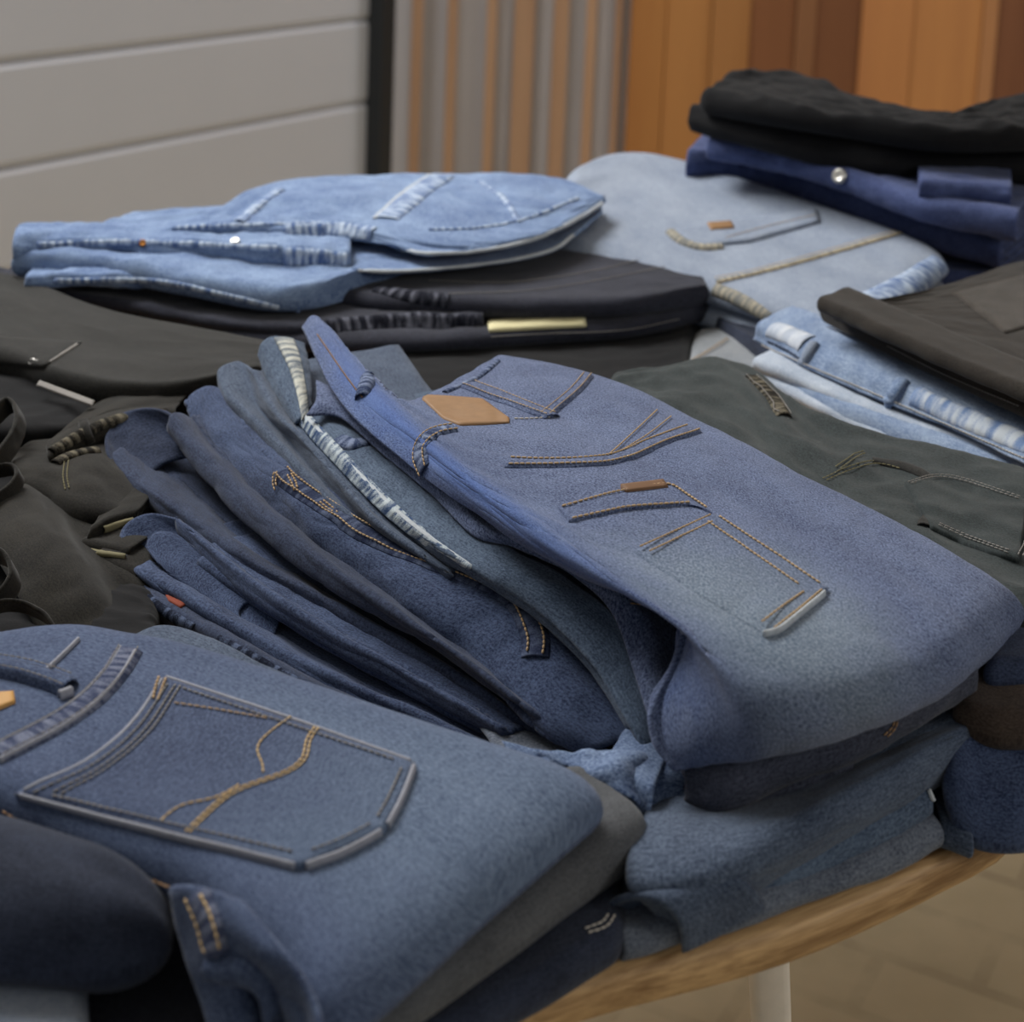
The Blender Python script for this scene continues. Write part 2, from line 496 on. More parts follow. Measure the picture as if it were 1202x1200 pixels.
def denim(name, dark, light, grain=.9, streak=.7, mottle=.7, rough=.88, sheen=.12, ang=0.0, fade_or_light=None, bump=.18):
    """twill cloth; colours are sRGB 0-255. fade = (u, v, radius) in metres on the cloth, where it is washed out or tinted as if lit"""
    m, nt, b = new_mat(name)
    vec = uvmap(nt, 1, 1, ang)
    fine = noise(nt, uvmap(nt, 520, 700, ang + .6), 1.0, 3, .8)
    st = noise(nt, uvmap(nt, 110, 680, ang), 1.0, 3, .65)
    st2 = noise(nt, uvmap(nt, 480, 70, ang), 1.0, 2, .65)
    mot = noise(nt, vec, 26, 5, .62)
    big = noise(nt, vec, 6, 3, .55)
    f = mth(nt, 'MULTIPLY', mth(nt, 'SUBTRACT', fine, .5), 3.3 * grain)
    f = mth(nt, 'ADD', f, mth(nt, 'MULTIPLY', mth(nt, 'SUBTRACT', st, .5), 1.6 * streak))
    f = mth(nt, 'ADD', f, mth(nt, 'MULTIPLY', mth(nt, 'SUBTRACT', st2, .5), .5 * streak))
    f = mth(nt, 'ADD', f, mth(nt, 'MULTIPLY', mth(nt, 'SUBTRACT', mot, .5), 1.3 * mottle))
    f = mth(nt, 'ADD', f, mth(nt, 'MULTIPLY', mth(nt, 'SUBTRACT', big, .5), 1.2 * mottle))
    f = mth(nt, 'ADD', f, .5)
    cl = nd(nt, 'ShaderNodeClamp'); nt.links.new(f, cl.inputs['Value'])
    col = mixc(nt, cl.outputs[0], lin(dye(dark)), lin(dye(light)))
    for (u, v, ru, rv), fcol in (fade_or_light or ()):
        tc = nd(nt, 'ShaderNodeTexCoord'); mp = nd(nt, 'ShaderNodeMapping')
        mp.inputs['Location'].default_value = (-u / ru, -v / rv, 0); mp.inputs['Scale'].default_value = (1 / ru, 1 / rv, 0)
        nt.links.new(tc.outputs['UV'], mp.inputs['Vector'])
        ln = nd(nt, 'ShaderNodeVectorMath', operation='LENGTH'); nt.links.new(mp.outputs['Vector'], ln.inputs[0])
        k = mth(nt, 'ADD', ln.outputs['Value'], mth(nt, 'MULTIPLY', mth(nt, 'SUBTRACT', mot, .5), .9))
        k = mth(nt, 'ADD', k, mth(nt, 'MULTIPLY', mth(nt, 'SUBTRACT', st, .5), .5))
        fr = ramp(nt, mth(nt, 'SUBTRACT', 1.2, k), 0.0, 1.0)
        fade_lit = mixc(nt, cl.outputs[0], lin(dye(fcol[0])), lin(dye(fcol[1])))
        col = mixc(nt, fr, col, fade_lit)
    nt.links.new(col, b.inputs['Base Color'])
    b.inputs['Roughness'].default_value = rough
    b.inputs['Specular IOR Level'].default_value = .12
    b.inputs['Sheen Weight'].default_value = sheen; b.inputs['Sheen Roughness'].default_value = .5
    bp = nd(nt, 'ShaderNodeBump'); bp.inputs['Strength'].default_value = bump; bp.inputs['Distance'].default_value = .0012
    nt.links.new(mth(nt, 'ADD', mth(nt, 'MULTIPLY', fine, .6), mth(nt, 'MULTIPLY', mot, 2.2)), bp.inputs['Height'])
    nt.links.new(bp.outputs['Normal'], b.inputs['Normal'])
    return m

def roped(name, dark, light, freq=110, ang=.35, bias=.0):
    """a seam or waistband whose puckers have been worn pale in slanting steps"""
    m, nt, b = new_mat(name)
    a = noise(nt, uvmap(nt, freq, freq * .28, ang), 1.0, 2, .5)
    f2 = noise(nt, uvmap(nt, 900, 900), 1.0, 2, .7)
    k = ramp(nt, mth(nt, 'ADD', a, mth(nt, 'MULTIPLY', mth(nt, 'SUBTRACT', f2, .5), .5)), .34 - bias, .66 - bias)
    nt.links.new(mixc(nt, k, lin(dark), lin(light)), b.inputs['Base Color'])
    b.inputs['Roughness'].default_value = .9; b.inputs['Specular IOR Level'].default_value = .1
    bp = nd(nt, 'ShaderNodeBump'); bp.inputs['Strength'].default_value = .6; bp.inputs['Distance'].default_value = .002
    nt.links.new(mth(nt, 'ADD', a, mth(nt, 'MULTIPLY', f2, .3)), bp.inputs['Height']); nt.links.new(bp.outputs['Normal'], b.inputs['Normal'])
    return m

def plain(name, col, rough=.7, metal=0.0, spec=.3, var=.12, scale=60):
    m, nt, b = new_mat(name)
    tc = nd(nt, 'ShaderNodeTexCoord')
    n = noise(nt, tc.outputs['Object'], scale, 3)
    c = lin(col)
    d = tuple(x * (1 - var) for x in c[:3]) + (1,); l = tuple(min(1, x * (1 + var)) for x in c[:3]) + (1,)
    nt.links.new(mixc(nt, n, d, l), b.inputs['Base Color'])
    b.inputs['Roughness'].default_value = rough; b.inputs['Metallic'].default_value = metal; b.inputs['Specular IOR Level'].default_value = spec
    return m

def wood(name, dark, light, axis='z', scale=14.0, rough=.55):
    m, nt, b = new_mat(name)
    tc = nd(nt, 'ShaderNodeTexCoord'); mp = nd(nt, 'ShaderNodeMapping')
    mp.inputs['Scale'].default_value = {'z': (1, 1, .06), 'x': (.06, 1, 1)}[axis]
    vec = tc.outputs['Object']
    if axis == 'x':
        rt = nd(nt, 'ShaderNodeMapping'); rt.inputs['Rotation'].default_value = (0, 0, math.radians(-33))
        nt.links.new(vec, rt.inputs['Vector']); vec = rt.outputs['Vector']
    nt.links.new(vec, mp.inputs['Vector'])
    a = noise(nt, mp.outputs['Vector'], scale, 5, .65)
    c = noise(nt, mp.outputs['Vector'], scale * 5, 3, .6)
    k = ramp(nt, mth(nt, 'ADD', mth(nt, 'MULTIPLY', a, .7), mth(nt, 'MULTIPLY', c, .3)), .36, .64)
    nt.links.new(mixc(nt, k, lin(dark), lin(light)), b.inputs['Base Color'])
    b.inputs['Roughness'].default_value = rough; b.inputs['Specular IOR Level'].default_value = .3
    bp = nd(nt, 'ShaderNodeBump'); bp.inputs['Strength'].default_value = .2; bp.inputs['Distance'].default_value = .002
    nt.links.new(c, bp.inputs['Height']); nt.links.new(bp.outputs['Normal'], b.inputs['Normal'])
    return m

thread_gold = plain('gold_thread', (206, 178, 132), .8)
thread_tan = plain('tan_thread', (178, 152, 118), .8)
thread_brown = plain('brown_thread', (156, 124, 92), .8)
thread_pale = plain('pale_thread', (196, 190, 180), .8)
thread_grey = plain('grey_thread', (136, 132, 128), .8)
thread_olive = plain('olive_thread', (122, 116, 88), .8)
leather = plain('tan_leather', (142, 110, 78), .6, var=.2, scale=120)
leather_gold = plain('ochre_leather', (192, 146, 84), .6)
metal = plain('nickel_button', (200, 198, 192), .3, .9)
brass = plain('brass_rivet', (150, 100, 50), .4, .8)
cream = plain('cream_cloth', (214, 206, 164), .85)
rust = plain('rust_cloth', (128, 60, 42), .85)
# ------------------------------------------------------------------ the room
def box_shape(x0, x1, y0, y1, z0, z1):
    v = np.array([(x, y, z) for x in (x0, x1) for y in (y0, y1) for z in (z0, z1)], float)
    f = np.array([(0, 1, 3, 2), (4, 6, 7, 5), (0, 4, 5, 1), (2, 3, 7, 6), (0, 2, 6, 4), (1, 5, 7, 3)])
    return Shape(v, f, v[:, [0, 2]].copy())

def oriented(shape, origin, dx):
    """turn a shape built along +x so that it runs along dx from origin"""
    a = math.atan2(dx[1], dx[0]); ca, sa = math.cos(a), math.sin(a)
    v = shape.v; w = np.stack([v[:, 0] * ca - v[:, 1] * sa + origin[0], v[:, 0] * sa + v[:, 1] * ca + origin[1], v[:, 2]], -1)
    return Shape(w, shape.f, shape.uv)

def struct(name, shape, mat): return setp(mesh_obj(name, shape, mat, smooth=False), kind='structure')

# floor of worn concrete pavers
m, nt, b = new_mat('concrete_pavers')
tc = nd(nt, 'ShaderNodeTexCoord'); mp = nd(nt, 'ShaderNodeMapping'); mp.inputs['Rotation'].default_value = (0, 0, .5)
nt.links.new(tc.outputs['Object'], mp.inputs['Vector'])
bk = nd(nt, 'ShaderNodeTexBrick'); nt.links.new(mp.outputs['Vector'], bk.inputs['Vector'])
bk.inputs['Scale'].default_value = 2.2; bk.inputs['Mortar Size'].default_value = .025; bk.inputs['Mortar Smooth'].default_value = .4
bk.inputs['Color1'].default_value = lin((182, 168, 138)); bk.inputs['Color2'].default_value = lin((170, 157, 128)); bk.inputs['Mortar'].default_value = lin((160, 147, 120))
n1 = noise(nt, tc.outputs['Object'], 5, 5)
nt.links.new(mixc(nt, ramp(nt, n1, .3, .75), bk.outputs['Color'], lin((190, 176, 146))), b.inputs['Base Color'])
b.inputs['Roughness'].default_value = .85
struct('floor', box_shape(-6, 6, -2, 7.4, -.1, 0), m)

# sectional garage door running away along the left
DOOR_D = np.array([math.sin(math.radians(33)), math.cos(math.radians(33))])
A0 = at_y(0, 75, 3.6)
def door_at(px):                                         # where the sight line of a picture column meets the door wall
    d = ray(px, 100)
    M = np.array([[d[0], -DOOR_D[0]], [d[1], -DOOR_D[1]]])
    return np.linalg.solve(M, A0[:2] - CAM[:2])[1]
dm = plain('grey_door_paint', (186, 188, 196), .6, var=.03, scale=3)
s0, s1 = -3.4, door_at(431)
zA = A0[2]; pitch_ = .232
pan = []
z = zA - 6 * pitch_
zz = [z + k * pitch_ for k in range(0, 14)]
for k in range(len(zz) - 1):
    a, c = zz[k], zz[k + 1]
    if c <= 0: continue
    a = max(a, 0.0)
    pr = [(.012, a), (.004, a + .006), (0, a + .018), (0, c - .014), (.005, c - .005), (.012, c)]
    pr = [(0 + y, q) for y, q in pr]
    V = np.array([(x, y, q) for x in (s0, s1) for y, q in pr] + [(x, .05, q) for x in (s0, s1) for q in (a, c)], float)
    n_ = len(pr); Fq = [(i, n_ + i, n_ + i + 1, i + 1) for i in range(n_ - 1)]
    Fq += [(2 * n_, 2 * n_ + 1, 2 * n_ + 3, 2 * n_ + 2)]
    pan.append(Shape(V, np.array(Fq), V[:, [0, 2]].copy()))
struct('door_1', oriented(merge(pan), A0, DOOR_D), dm)
bm_ = plain('black_frame', (34, 36, 38), .5, var=.1)
struct('trim_1', oriented(box_shape(s1, s1 + .056, -.05, .09, 0, 3.1), A0, DOOR_D), bm_)
struct('wall_left', oriented(box_shape(s0, s1 + .056, .09, .2, 0, 3.1), A0, DOOR_D), plain('grey_plaster', (150, 146, 140), .8))

# striped back wall: orange battens over grey corrugation, then a cladding of stained boards
YB = 5.5
def xb(px): return at_y(px, 120, YB)[0]
cor = []
xs = np.arange(xb(395), xb(738), .012)
zc = 3.1
prof = YB + .05 + .008 * np.sin(xs * 2 * math.pi / .15)
V = np.concatenate([np.stack([xs, prof, np.full_like(xs, 0)], -1), np.stack([xs, prof, np.full_like(xs, zc)], -1)])
k = np.arange(len(xs) - 1); n_ = len(xs)
cor = Shape(V, np.stack([k, k + 1, n_ + k + 1, n_ + k], -1), V[:, [0, 2]].copy())
struct('wall_back', cor, plain('grey_corrugated_metal', (182, 178, 180), .6, var=.06, scale=4))
bat = []
for c, w in ((487, 13), (528, 12), (574, 12), (612, 24), (655, 18), (690, 12), (722, 8)):
    bat.append(box_shape(xb(c - w / 2), xb(c + w / 2), YB + .015, YB + .035, 0, zc))
struct('trim_2', merge(bat), wood('orange_batten', (166, 130, 102), (180, 144, 114), 'z', 6))
cols = [((735, 775), (157, 104, 55), (166, 114, 62)), ((775, 828), (163, 112, 63), (172, 120, 68)), ((828, 872), (152, 104, 58), (161, 112, 65)), ((872, 925), (116, 73, 43), (129, 83, 52)),
        ((925, 948), (126, 85, 55), (137, 95, 64)), ((948, 1000), (110, 69, 43), (122, 79, 49)), ((1000, 1060), (169, 113, 69), (180, 123, 73)), ((1060, 1140), (173, 118, 71), (188, 132, 78)),
        ((1140, 1157), (162, 113, 73), (174, 124, 82)), ((1157, 1230), (107, 67, 44), (122, 79, 53)), ((1230, 1330), (158, 108, 64), (173, 120, 71))]
for i, ((a, c), d, l) in enumerate(cols):
    struct('wall_right' if i == 0 else 'wall_right.%03d' % i, box_shape(xb(a) + .001, xb(c) - .001, YB - .06 + .012 * (i % 2), YB + .04, 0, zc), wood('stained_board_%s' % 'abcdefghijkl'[i], d, l, 'z', 5))
struct('ceiling', box_shape(-6, 6, -2, 7.4, 3.6, 3.7), plain('white_ceiling', (225, 222, 216), .9))

# ------------------------------------------------------------------ the table
T = bpy.data.objects.new('display_table', None); C.objects.link(T); T.location = (.1, 1.5, 0)
setp(T, 'wooden display table with a rounded edge and white legs under all the jeans', 'table')
TL = np.array((.1, 1.5, 0))
fe = np.array([at(x, y, -.026)[:2] for x, y in ((600, 1232), (705, 1200), (926, 1138), (1111, 1052), (1202, 988))])
outline = np.vstack([[(-.86, .90), (-.66, .66), (-.38, .58), (-.14, .69)], fe, [(.48, 1.14), (.74, 1.60), (.86, 2.20), (.68, 2.52), (.30, 2.45), (-.15, 2.1), (-.55, 1.9), (-.85, 1.6), (-.86, 1.2)]])
oc = catmull(np.hstack([np.vstack([outline, outline[:1]]), np.zeros((len(outline) + 1, 1))]), 241)[:-1, :2]
n_ = len(oc); cen = oc.mean(0)
rings = []
for inset, z in ((.5, TZ), (.02, TZ), (.004, TZ - .0015), (0, TZ - .006), (0, TZ - .022), (.006, TZ - .027), (.5, TZ - .027)):
    d = oc - cen; L = np.linalg.norm(d, axis=1, keepdims=True)
    q = cen + d * (1 - (inset / L if inset < .5 else .98))
    rings.append(np.hstack([q, np.full((n_, 1), z)]))
V = np.concatenate(rings); Fq = []
for r_ in range(len(rings) - 1):
    for k in range(n_): Fq.append((r_ * n_ + k, (r_ + 1) * n_ + k, (r_ + 1) * n_ + (k + 1) % n_, r_ * n_ + (k + 1) % n_))
mesh_obj('tabletop', Shape(V, np.array(Fq), V[:, :2].copy()), wood('oak_tabletop', (132, 98, 62), (212, 174, 124), 'x', 60, .5), T, TL)
legm = plain('white_leg_paint', (232, 222, 206), .5)
def leg(px, py, y, dx, dy):
    p = at_y(px, py, y); dz = TZ - .027 - p[2]
    top = p + np.array([-dx, -dy, 1]) * dz; bot = p + np.array([dx, dy, -1]) * p[2]
    rows = []
    for f, (a, bb) in ((0, (.030, .022)), (.5, (.026, .019)), (1, (.020, .015))):
        c = top * (1 - f) + bot * f
        q = np.linspace(0, 2 * math.pi, 20, endpoint=False)
        rows.append(np.stack([c[0] + .0125 * (1.15 - .3 * f) * np.sign(np.cos(q)) * np.abs(np.cos(q)) ** .5, c[1] + .0125 * (1.15 - .3 * f) * np.sign(np.sin(q)) * np.abs(np.sin(q)) ** .5, np.full(20, c[2])], -1))
    V = np.concatenate(rows); Fq = []
    for r_ in range(2):
        for k in range(20): Fq.append((r_ * 20 + k, r_ * 20 + (k + 1) % 20, r_ * 20 + 20 + (k + 1) % 20, r_ * 20 + 20 + k))
    mesh_obj('leg', Shape(V, np.array(Fq), V[:, [0, 2]].copy()), legm, T, TL)
leg(903, 1155, 1.03, .10, -.02)
for x, y in ((-.6, 1.15), (.55, 2.15), (-.35, 1.75)):
    p = np.array([x, y, .3]); d = ray(0, 0)
    rows = []
    for z, rr in ((TZ - .027, .027), (.35, .023), (0, .019)):
        q = np.linspace(0, 2 * math.pi, 20, endpoint=False); rows.append(np.stack([x + rr * np.cos(q), y + rr * np.sin(q), np.full(20, z)], -1))
    V = np.concatenate(rows); Fq = [(r_ * 20 + k, r_ * 20 + (k + 1) % 20, r_ * 20 + 20 + (k + 1) % 20, r_ * 20 + 20 + k) for r_ in range(2) for k in range(20)]
    mesh_obj('leg', Shape(V, np.array(Fq), V[:, [0, 2]].copy()), legm, T, TL)

# ------------------------------------------------------------------ light and camera
w = bpy.data.worlds.new('World'); bpy.context.scene.world = w; w.use_nodes = True
w.node_tree.nodes['Background'].inputs['Color'].default_value = (.96, .98, 1.0, 1); w.node_tree.nodes['Background'].inputs['Strength'].default_value = .21
def area(name, loc, target, sx, sy, e, col):
    l = bpy.data.lights.new(name, 'AREA'); l.shape = 'RECTANGLE'; l.size = sx; l.size_y = sy; l.energy = e; l.color = col
    o = bpy.data.objects.new(name, l); C.objects.link(o); o.location = loc
    o.rotation_euler = (Vector(target) - Vector(loc)).to_track_quat('-Z', 'Y').to_euler(); return o
area('unseen_light', (-1.4, 2.6, 2.9), (.1, 1.3, .8), 1.8, 1.2, 98, (1, .99, .97))  # unseen main light, set to the fall of light on the jeans
area('unseen_light', (-2.0, 3.4, 3.4), (-1.2, 4.4, .8), 1.6, 1.2, 62, (.98, .99, 1))  # added light out of view, only to brighten the garage door
area('added_fill', (2.6, .2, 1.9), (.3, 1.1, .5), 1.0, .8, 13, (1, .98, .95))  # added low fill for the table leg, floor and front faces
area('unseen_light', (1.6, 5.0, 3.4), (1.4, 6.4, 1.0), 2.0, 1.0, 62, (1, .98, .95))  # added light out of view, only to brighten the stained boards

cam = bpy.data.cameras.new('Camera'); co = bpy.data.objects.new('Camera', cam); C.objects.link(co)
cam.sensor_width = 36; cam.sensor_fit = 'HORIZONTAL'; cam.lens = F * 36 / 1202
cam.shift_y = (Y0 - 600) / 1202; cam.clip_start = .02
co.matrix_world = Matrix.Translation(Vector(CAM)) @ _R.to_4x4()
cam.dof.use_dof = True; cam.dof.focus_distance = 1.15; cam.dof.aperture_fstop = 8.0
bpy.context.scene.camera = co
vs = bpy.context.scene.view_settings
vs.view_transform = 'Standard'; vs.look = 'None'; vs.gamma = 1; vs.use_curve_mapping = False; vs.exposure = 0.12
# ------------------------------------------------------------------ cloths
d_hero = denim('blue_mid_denim', (44, 55, 90), (122, 137, 172), 1.15, .7, .5, fade_or_light=[((.25, .345, .30, .075), ((44, 62, 118), (104, 134, 196))), ((.44, .20, .13, .075), ((84, 100, 122), (146, 160, 176)))])  # first patch paints bluish window light onto the less faded front panel
p_hero = denim('faded_pocket_denim', (48, 60, 94), (124, 139, 172), 1.15, .7, .4, fade_or_light=[((.10, .09, .13, .10), ((84, 100, 122), (146, 160, 176)))])
p_near = denim('pocket_denim', (34, 45, 76), (92, 107, 138), .9, .8, .4, fade_or_light=[((.06, .22, .12, .14), ((60, 76, 106), (124, 142, 168)))])
d_near = denim('blue_washed_denim', (36, 48, 80), (98, 114, 146), .9, .8, .4, fade_or_light=[((.27, .15, .15, .12), ((62, 78, 108), (126, 144, 170)))])
d_navy = denim('navy_denim', (24, 32, 54), (66, 78, 106), .8, .8, .7)
d_navy2 = denim('ink_denim', (20, 26, 42), (58, 66, 86), .8, .7, .8)
d_deep = denim('deep_blue_denim', (26, 38, 68), (82, 98, 132), .9, .8, .7)
d_teal = denim('steel_blue_denim', (46, 60, 82), (104, 122, 146), .8, .9, .6)
d_slate = denim('slate_denim', (44, 56, 78), (98, 112, 134), .9, .9, .6)
d_grey = denim('grey_denim', (56, 58, 62), (104, 106, 110), .7, .5, .6)
d_char = denim('charcoal_twill', (27, 33, 34), (70, 78, 79), .6, .5, .5)
d_coal = denim('coal_denim', (22, 24, 33), (62, 64, 78), .7, .6, .5)
d_black = denim('black_cotton', (12, 12, 14), (34, 34, 36), .5, .4, .5, sheen=.05)
d_olive = denim('faded_black_denim', (13, 12, 11), (50, 47, 41), .7, .5, .9)
d_blackw = denim('black_washed_denim', (24, 24, 24), (58, 57, 54), .7, .9, .4)
d_brown = denim('dark_brown_cotton', (26, 23, 20), (64, 58, 52), .6, .4, .5)
d_light = denim('light_blue_denim', (62, 88, 138), (154, 178, 212), .8, .7, .8)
d_sky = denim('sky_blue_denim', (84, 110, 154), (178, 196, 220), .7, .8, .8)
d_pale = denim('bleached_denim', (112, 126, 150), (172, 182, 198), .6, .6, .6)
d_pgrey = denim('pale_grey_denim', (112, 118, 126), (164, 168, 172), .6, .5, .6)
d_royal = denim('indigo_denim', (34, 45, 86), (92, 106, 154), .7, .7, .7)
d_crump = denim('crumpled_blue_denim', (56, 76, 116), (148, 170, 204), .8, .7, 1.0)
r_white = roped('worn_white_waistband', (58, 78, 112), (190, 200, 204), 150, .5, -.02)
r_blue = roped('worn_blue_seam', (46, 58, 88), (126, 138, 164), 170, .5)
r_near = roped('worn_near_seam', (58, 66, 92), (116, 122, 142), 230, .4)
r_light = roped('worn_light_seam', (78, 102, 148), (186, 200, 218), 170, .5, .0)
r_pale = roped('worn_pale_seam', (120, 122, 120), (176, 168, 150), 190, .5, -.02)
r_coal = roped('worn_coal_seam', (24, 26, 36), (104, 106, 118), 130, .5, -.06)
r_olive = roped('worn_olive_seam', (30, 28, 26), (112, 106, 92), 150, .5, -.03)
r_navy = roped('worn_navy_seam', (20, 26, 42), (84, 96, 122), 150, .5, -.04)
r_white2 = roped('stretched_pale_waistband', (96, 106, 118), (196, 196, 186), 130, .5, .02)
r_navy2 = roped('twin_seam_cloth', (40, 48, 72), (86, 96, 120), 150, .5, -.04)
p_edge = plain('worn_pale_edge', (150, 152, 162), .9, var=.3, scale=250)
p_white = plain('frayed_white_edge', (182, 188, 194), .9, var=.3, scale=300)

GC = 'jeans in the tall fanned stack at the centre'
GN = 'jeans in the low pile at the near left'
GL = 'dark trousers heaped at the left'
GB = 'jeans in the stack at the back left'
GR = 'jeans in the piles at the back right'

# ================================================================== near left pile
g = Garment('folded_jeans', 'washed blue jeans at the near left with wavy gold stitching on a back pocket', 'jeans', d_near, GN)
g.add(slab([(-140, 930, .066), (0, 968, .066), (120, 1018, .066), (214, 1058, .065), (272, 1112, .062), (330, 1180, .056), (362, 1262, .050)],
           [(-140, 790, .072), (60, 752, .072), (160, 762, .071), (270, 786, .070), (500, 862, .069), (622, 900, .067), (738, 934, .064)], .036, r=.030, amp=.0016, lu=.16, lv=.10, seed=3, edge=.002))
# leg opening curling at its near corner
g.add(sheet([[(203, 1044, .078), (208, 1080, .066), (215, 1108, .058), (225, 1140, .050), (240, 1180, .040), (262, 1240, .026)],
             [(211, 1042, .083), (220, 1074, .074), (230, 1104, .066), (240, 1134, .059), (260, 1176, .047), (288, 1240, .033)],
             [(226, 1042, .086), (242, 1078, .080), (256, 1110, .073), (266, 1138, .064), (286, 1176, .050), (308, 1240, .036)],
             [(246, 1046, .087), (266, 1084, .082), (282, 1114, .074), (292, 1142, .058), (312, 1180, .044), (326, 1240, .032)],
             [(262, 1052, .087), (288, 1090, .083), (312, 1122, .078), (330, 1152, .066), (346, 1188, .054), (352, 1240, .044)],
             [(284, 1060, .086), (318, 1100, .083), (346, 1134, .079), (366, 1168, .073), (378, 1202, .068), (384, 1240, .062)]], amp=.0018, lu=.05, lv=.03, seed=8, th=.003))
g.add(hairpin([(238, 1142, .062, .010), (262, 1146, .064, .013), (288, 1152, .064, .013), (304, 1172, .058, .013), (312, 1215, .046, .012)], w=.035, back=(.5, .85, 0), seed=9, layers=2))
near = g
pk_top = [(190, 798), (150, 850), (96, 896), (18, 934)]
pk_bot = [(487, 900), (470, 968), (352, 1022)]
pk = g.patch([(190, 797), (152, 852), (98, 897), (18, 934)], [(487, 899), (472, 940), (452, 978), (352, 1022)], .0032, p_near, 'pocket', 'pocket with pale worn edges and wavy gold stitching')
g.strip([(190, 798), (340, 848), (487, 900)], .0015, .0027, p_edge, 'pocket_edge', 'pale worn edge', parent=pk)
g.strip([(487, 900), (472, 940), (452, 977)], .0017, .0029, p_edge, 'pocket_edge', 'pale worn edge', parent=pk)
g.strip([(452, 977), (400, 1006), (352, 1022)], .0017, .0029, p_edge, 'pocket_edge', 'pale worn edge', parent=pk)
g.strip([(352, 1022), (250, 996), (120, 962), (20, 934)], .0015, .0027, p_edge, 'pocket_edge', 'pale worn edge', parent=pk)
g.stitch([[(210, 814), (340, 858), (470, 902)], [(60, 938), (200, 974), (350, 1010)], [(472, 906), (456, 942), (440, 970)], [(438, 972), (396, 994), (352, 1010)]], thread_grey, (0,), r=.0006, lift=.0040)
g.strip([(192, 800), (154, 855), (100, 900), (24, 934)], .0015, .0028, p_edge, 'pocket_edge', 'pale worn edge', parent=pk)
g.stitch([[(198, 808), (161, 862), (107, 907), (36, 938)], [(213, 810), (176, 866), (122, 912), (62, 944)], [(207, 809), (170, 864), (116, 910), (52, 942)]], thread_grey, (0,), r=.0006, lift=.0040)
g.stitch([[(186, 802), (182, 816), (180, 828)], [(194, 804), (190, 816), (184, 832)]], thread_tan, (0,), r=.0008, lift=.0040)
g.stitch([[(200, 832), (240, 838), (320, 852)]], thread_tan, (0,), r=.0006, lift=.0040)
g.stitch([[(344, 846), (310, 872), (300, 888), (310, 904), (308, 920)], [(186, 974), (212, 952), (250, 946), (285, 926)]], thread_gold, (0,), r=.0006, lift=.0038, dash=.004, gap=.0003, name='pocket_stitching', parent=pk)
g.stitch([[(371, 858), (357, 878), (358, 892), (342, 910), (300, 925), (268, 938), (240, 962), (212, 990)]], thread_gold, (0, .0021), r=.00062, lift=.0038, dash=.004, gap=.0003, name='pocket_stitching', parent=pk)
g.strip([(152, 762), (128, 800), (80, 842), (-10, 890)], .016, .0022, r_near, 'seam', 'worn yoke seam')
g.strip([(160, 764), (136, 804), (87, 848), (-6, 898)], .0014, .0022, p_edge, 'seam', 'pale worn seam edge')
g.strip([(143, 760), (119, 797), (72, 837), (-14, 882)], .0012, .0022, p_edge, 'seam', 'pale worn seam edge')
g.strip([(92, 752), (76, 768), (52, 790)], .0012, .0016, p_edge, 'seam', 'pale worn seam edge')
g.stitch([[(152, 762), (128, 800), (80, 842), (-10, 890)]], thread_grey, (-.0055, .0055), r=.0004, lift=.0036)
g.stitch([[(90, 752), (74, 768), (52, 788)]], thread_pale, (0, .0014), r=.0006, lift=.0008)
g.strip([(-20, 784), (20, 790), (56, 800), (86, 812)], .014, .005, d_near, 'belt_loop')
g.stitch([[(-20, 784), (20, 790), (56, 800), (86, 812)]], thread_grey, (-.005, .005), r=.0005, lift=.0066)
g.strip([(84, 815), (76, 818), (70, 820)], .004, .004, p_edge, 'belt_loop', 'pale worn loop end')
g.patch([(-30, 818), (16, 814)], [(-30, 846), (18, 826)], .0022, leather_gold, 'leather_patch', 'ochre leather patch', n=12, m=10)
g.stitch([[(0, 950), (60, 985), (130, 1012), (200, 1042)]], thread_brown, (0,), r=.0006, lift=.0008)
g.strip([(230, 1052), (245, 1084), (254, 1122)], .014, .0018, r_near, 'seam', 'worn side seam')
g.stitch([[(222, 1054), (236, 1086), (245, 1124)], [(238, 1052), (254, 1084), (262, 1118)]], thread_gold, (0,), r=.0008, lift=.0024)
g.finish()

g = Garment('folded_jeans', 'dark navy jeans rolled at the bottom left corner in front of the washed blue pair', 'jeans', d_navy2, GN)
g.add(slab([(-160, 1128, .048), (0, 1134, .048), (120, 1142, .048), (204, 1142, .048)], [(-160, 950, .062), (0, 976, .060), (110, 1014, .058), (206, 1056, .056)], .050, r=.04, amp=.002, lu=.12, lv=.08, seed=12, edge=.002))
g.finish()
g = Garment('folded_jeans', 'pale grey blue jeans peeking out under the navy roll at the bottom left', 'jeans', d_pale, GN)
g.add(slab([(-160, 1330, .024), (104, 1330, .024)], [(-160, 1120, .024), (104, 1130, .024)], .016, seed=14))
g.finish()
g = Garment('folded_jeans', 'coal grey jeans at the bottom edge between navy roll and curled blue leg', 'jeans', d_coal, GN)
g.add(slab([(-160, 1360, .008), (360, 1360, .008)], [(-160, 1090, .008), (350, 1090, .008)], .014, seed=15))
g.finish()
g = Garment('folded_jeans', 'faded grey jeans whose long rounded fold shows just below the washed blue pair', 'jeans', d_grey, GN)
g.add(slab([(380, 1245, .032), (450, 1218, .033), (560, 1145, .035), (680, 1055, .036), (776, 985, .036)], [(250, 1100, .034), (420, 1020, .034), (560, 960, .034), (690, 905, .034)], .034, r=.024, amp=.0016, lu=.12, lv=.05, seed=17, edge=.003))
g.finish()
g = Garment('folded_jeans', 'ink blue jeans lying lowest at the near table edge under the grey fold', 'jeans', d_navy2, GN)
g.add(slab([(470, 1262, .012), (560, 1215, .012), (660, 1160, .012), (738, 1110, .012)], [(330, 1130, .012), (480, 1050, .012), (620, 985, .012), (720, 940, .012)], .024, amp=.002, seed=19, edge=.004))
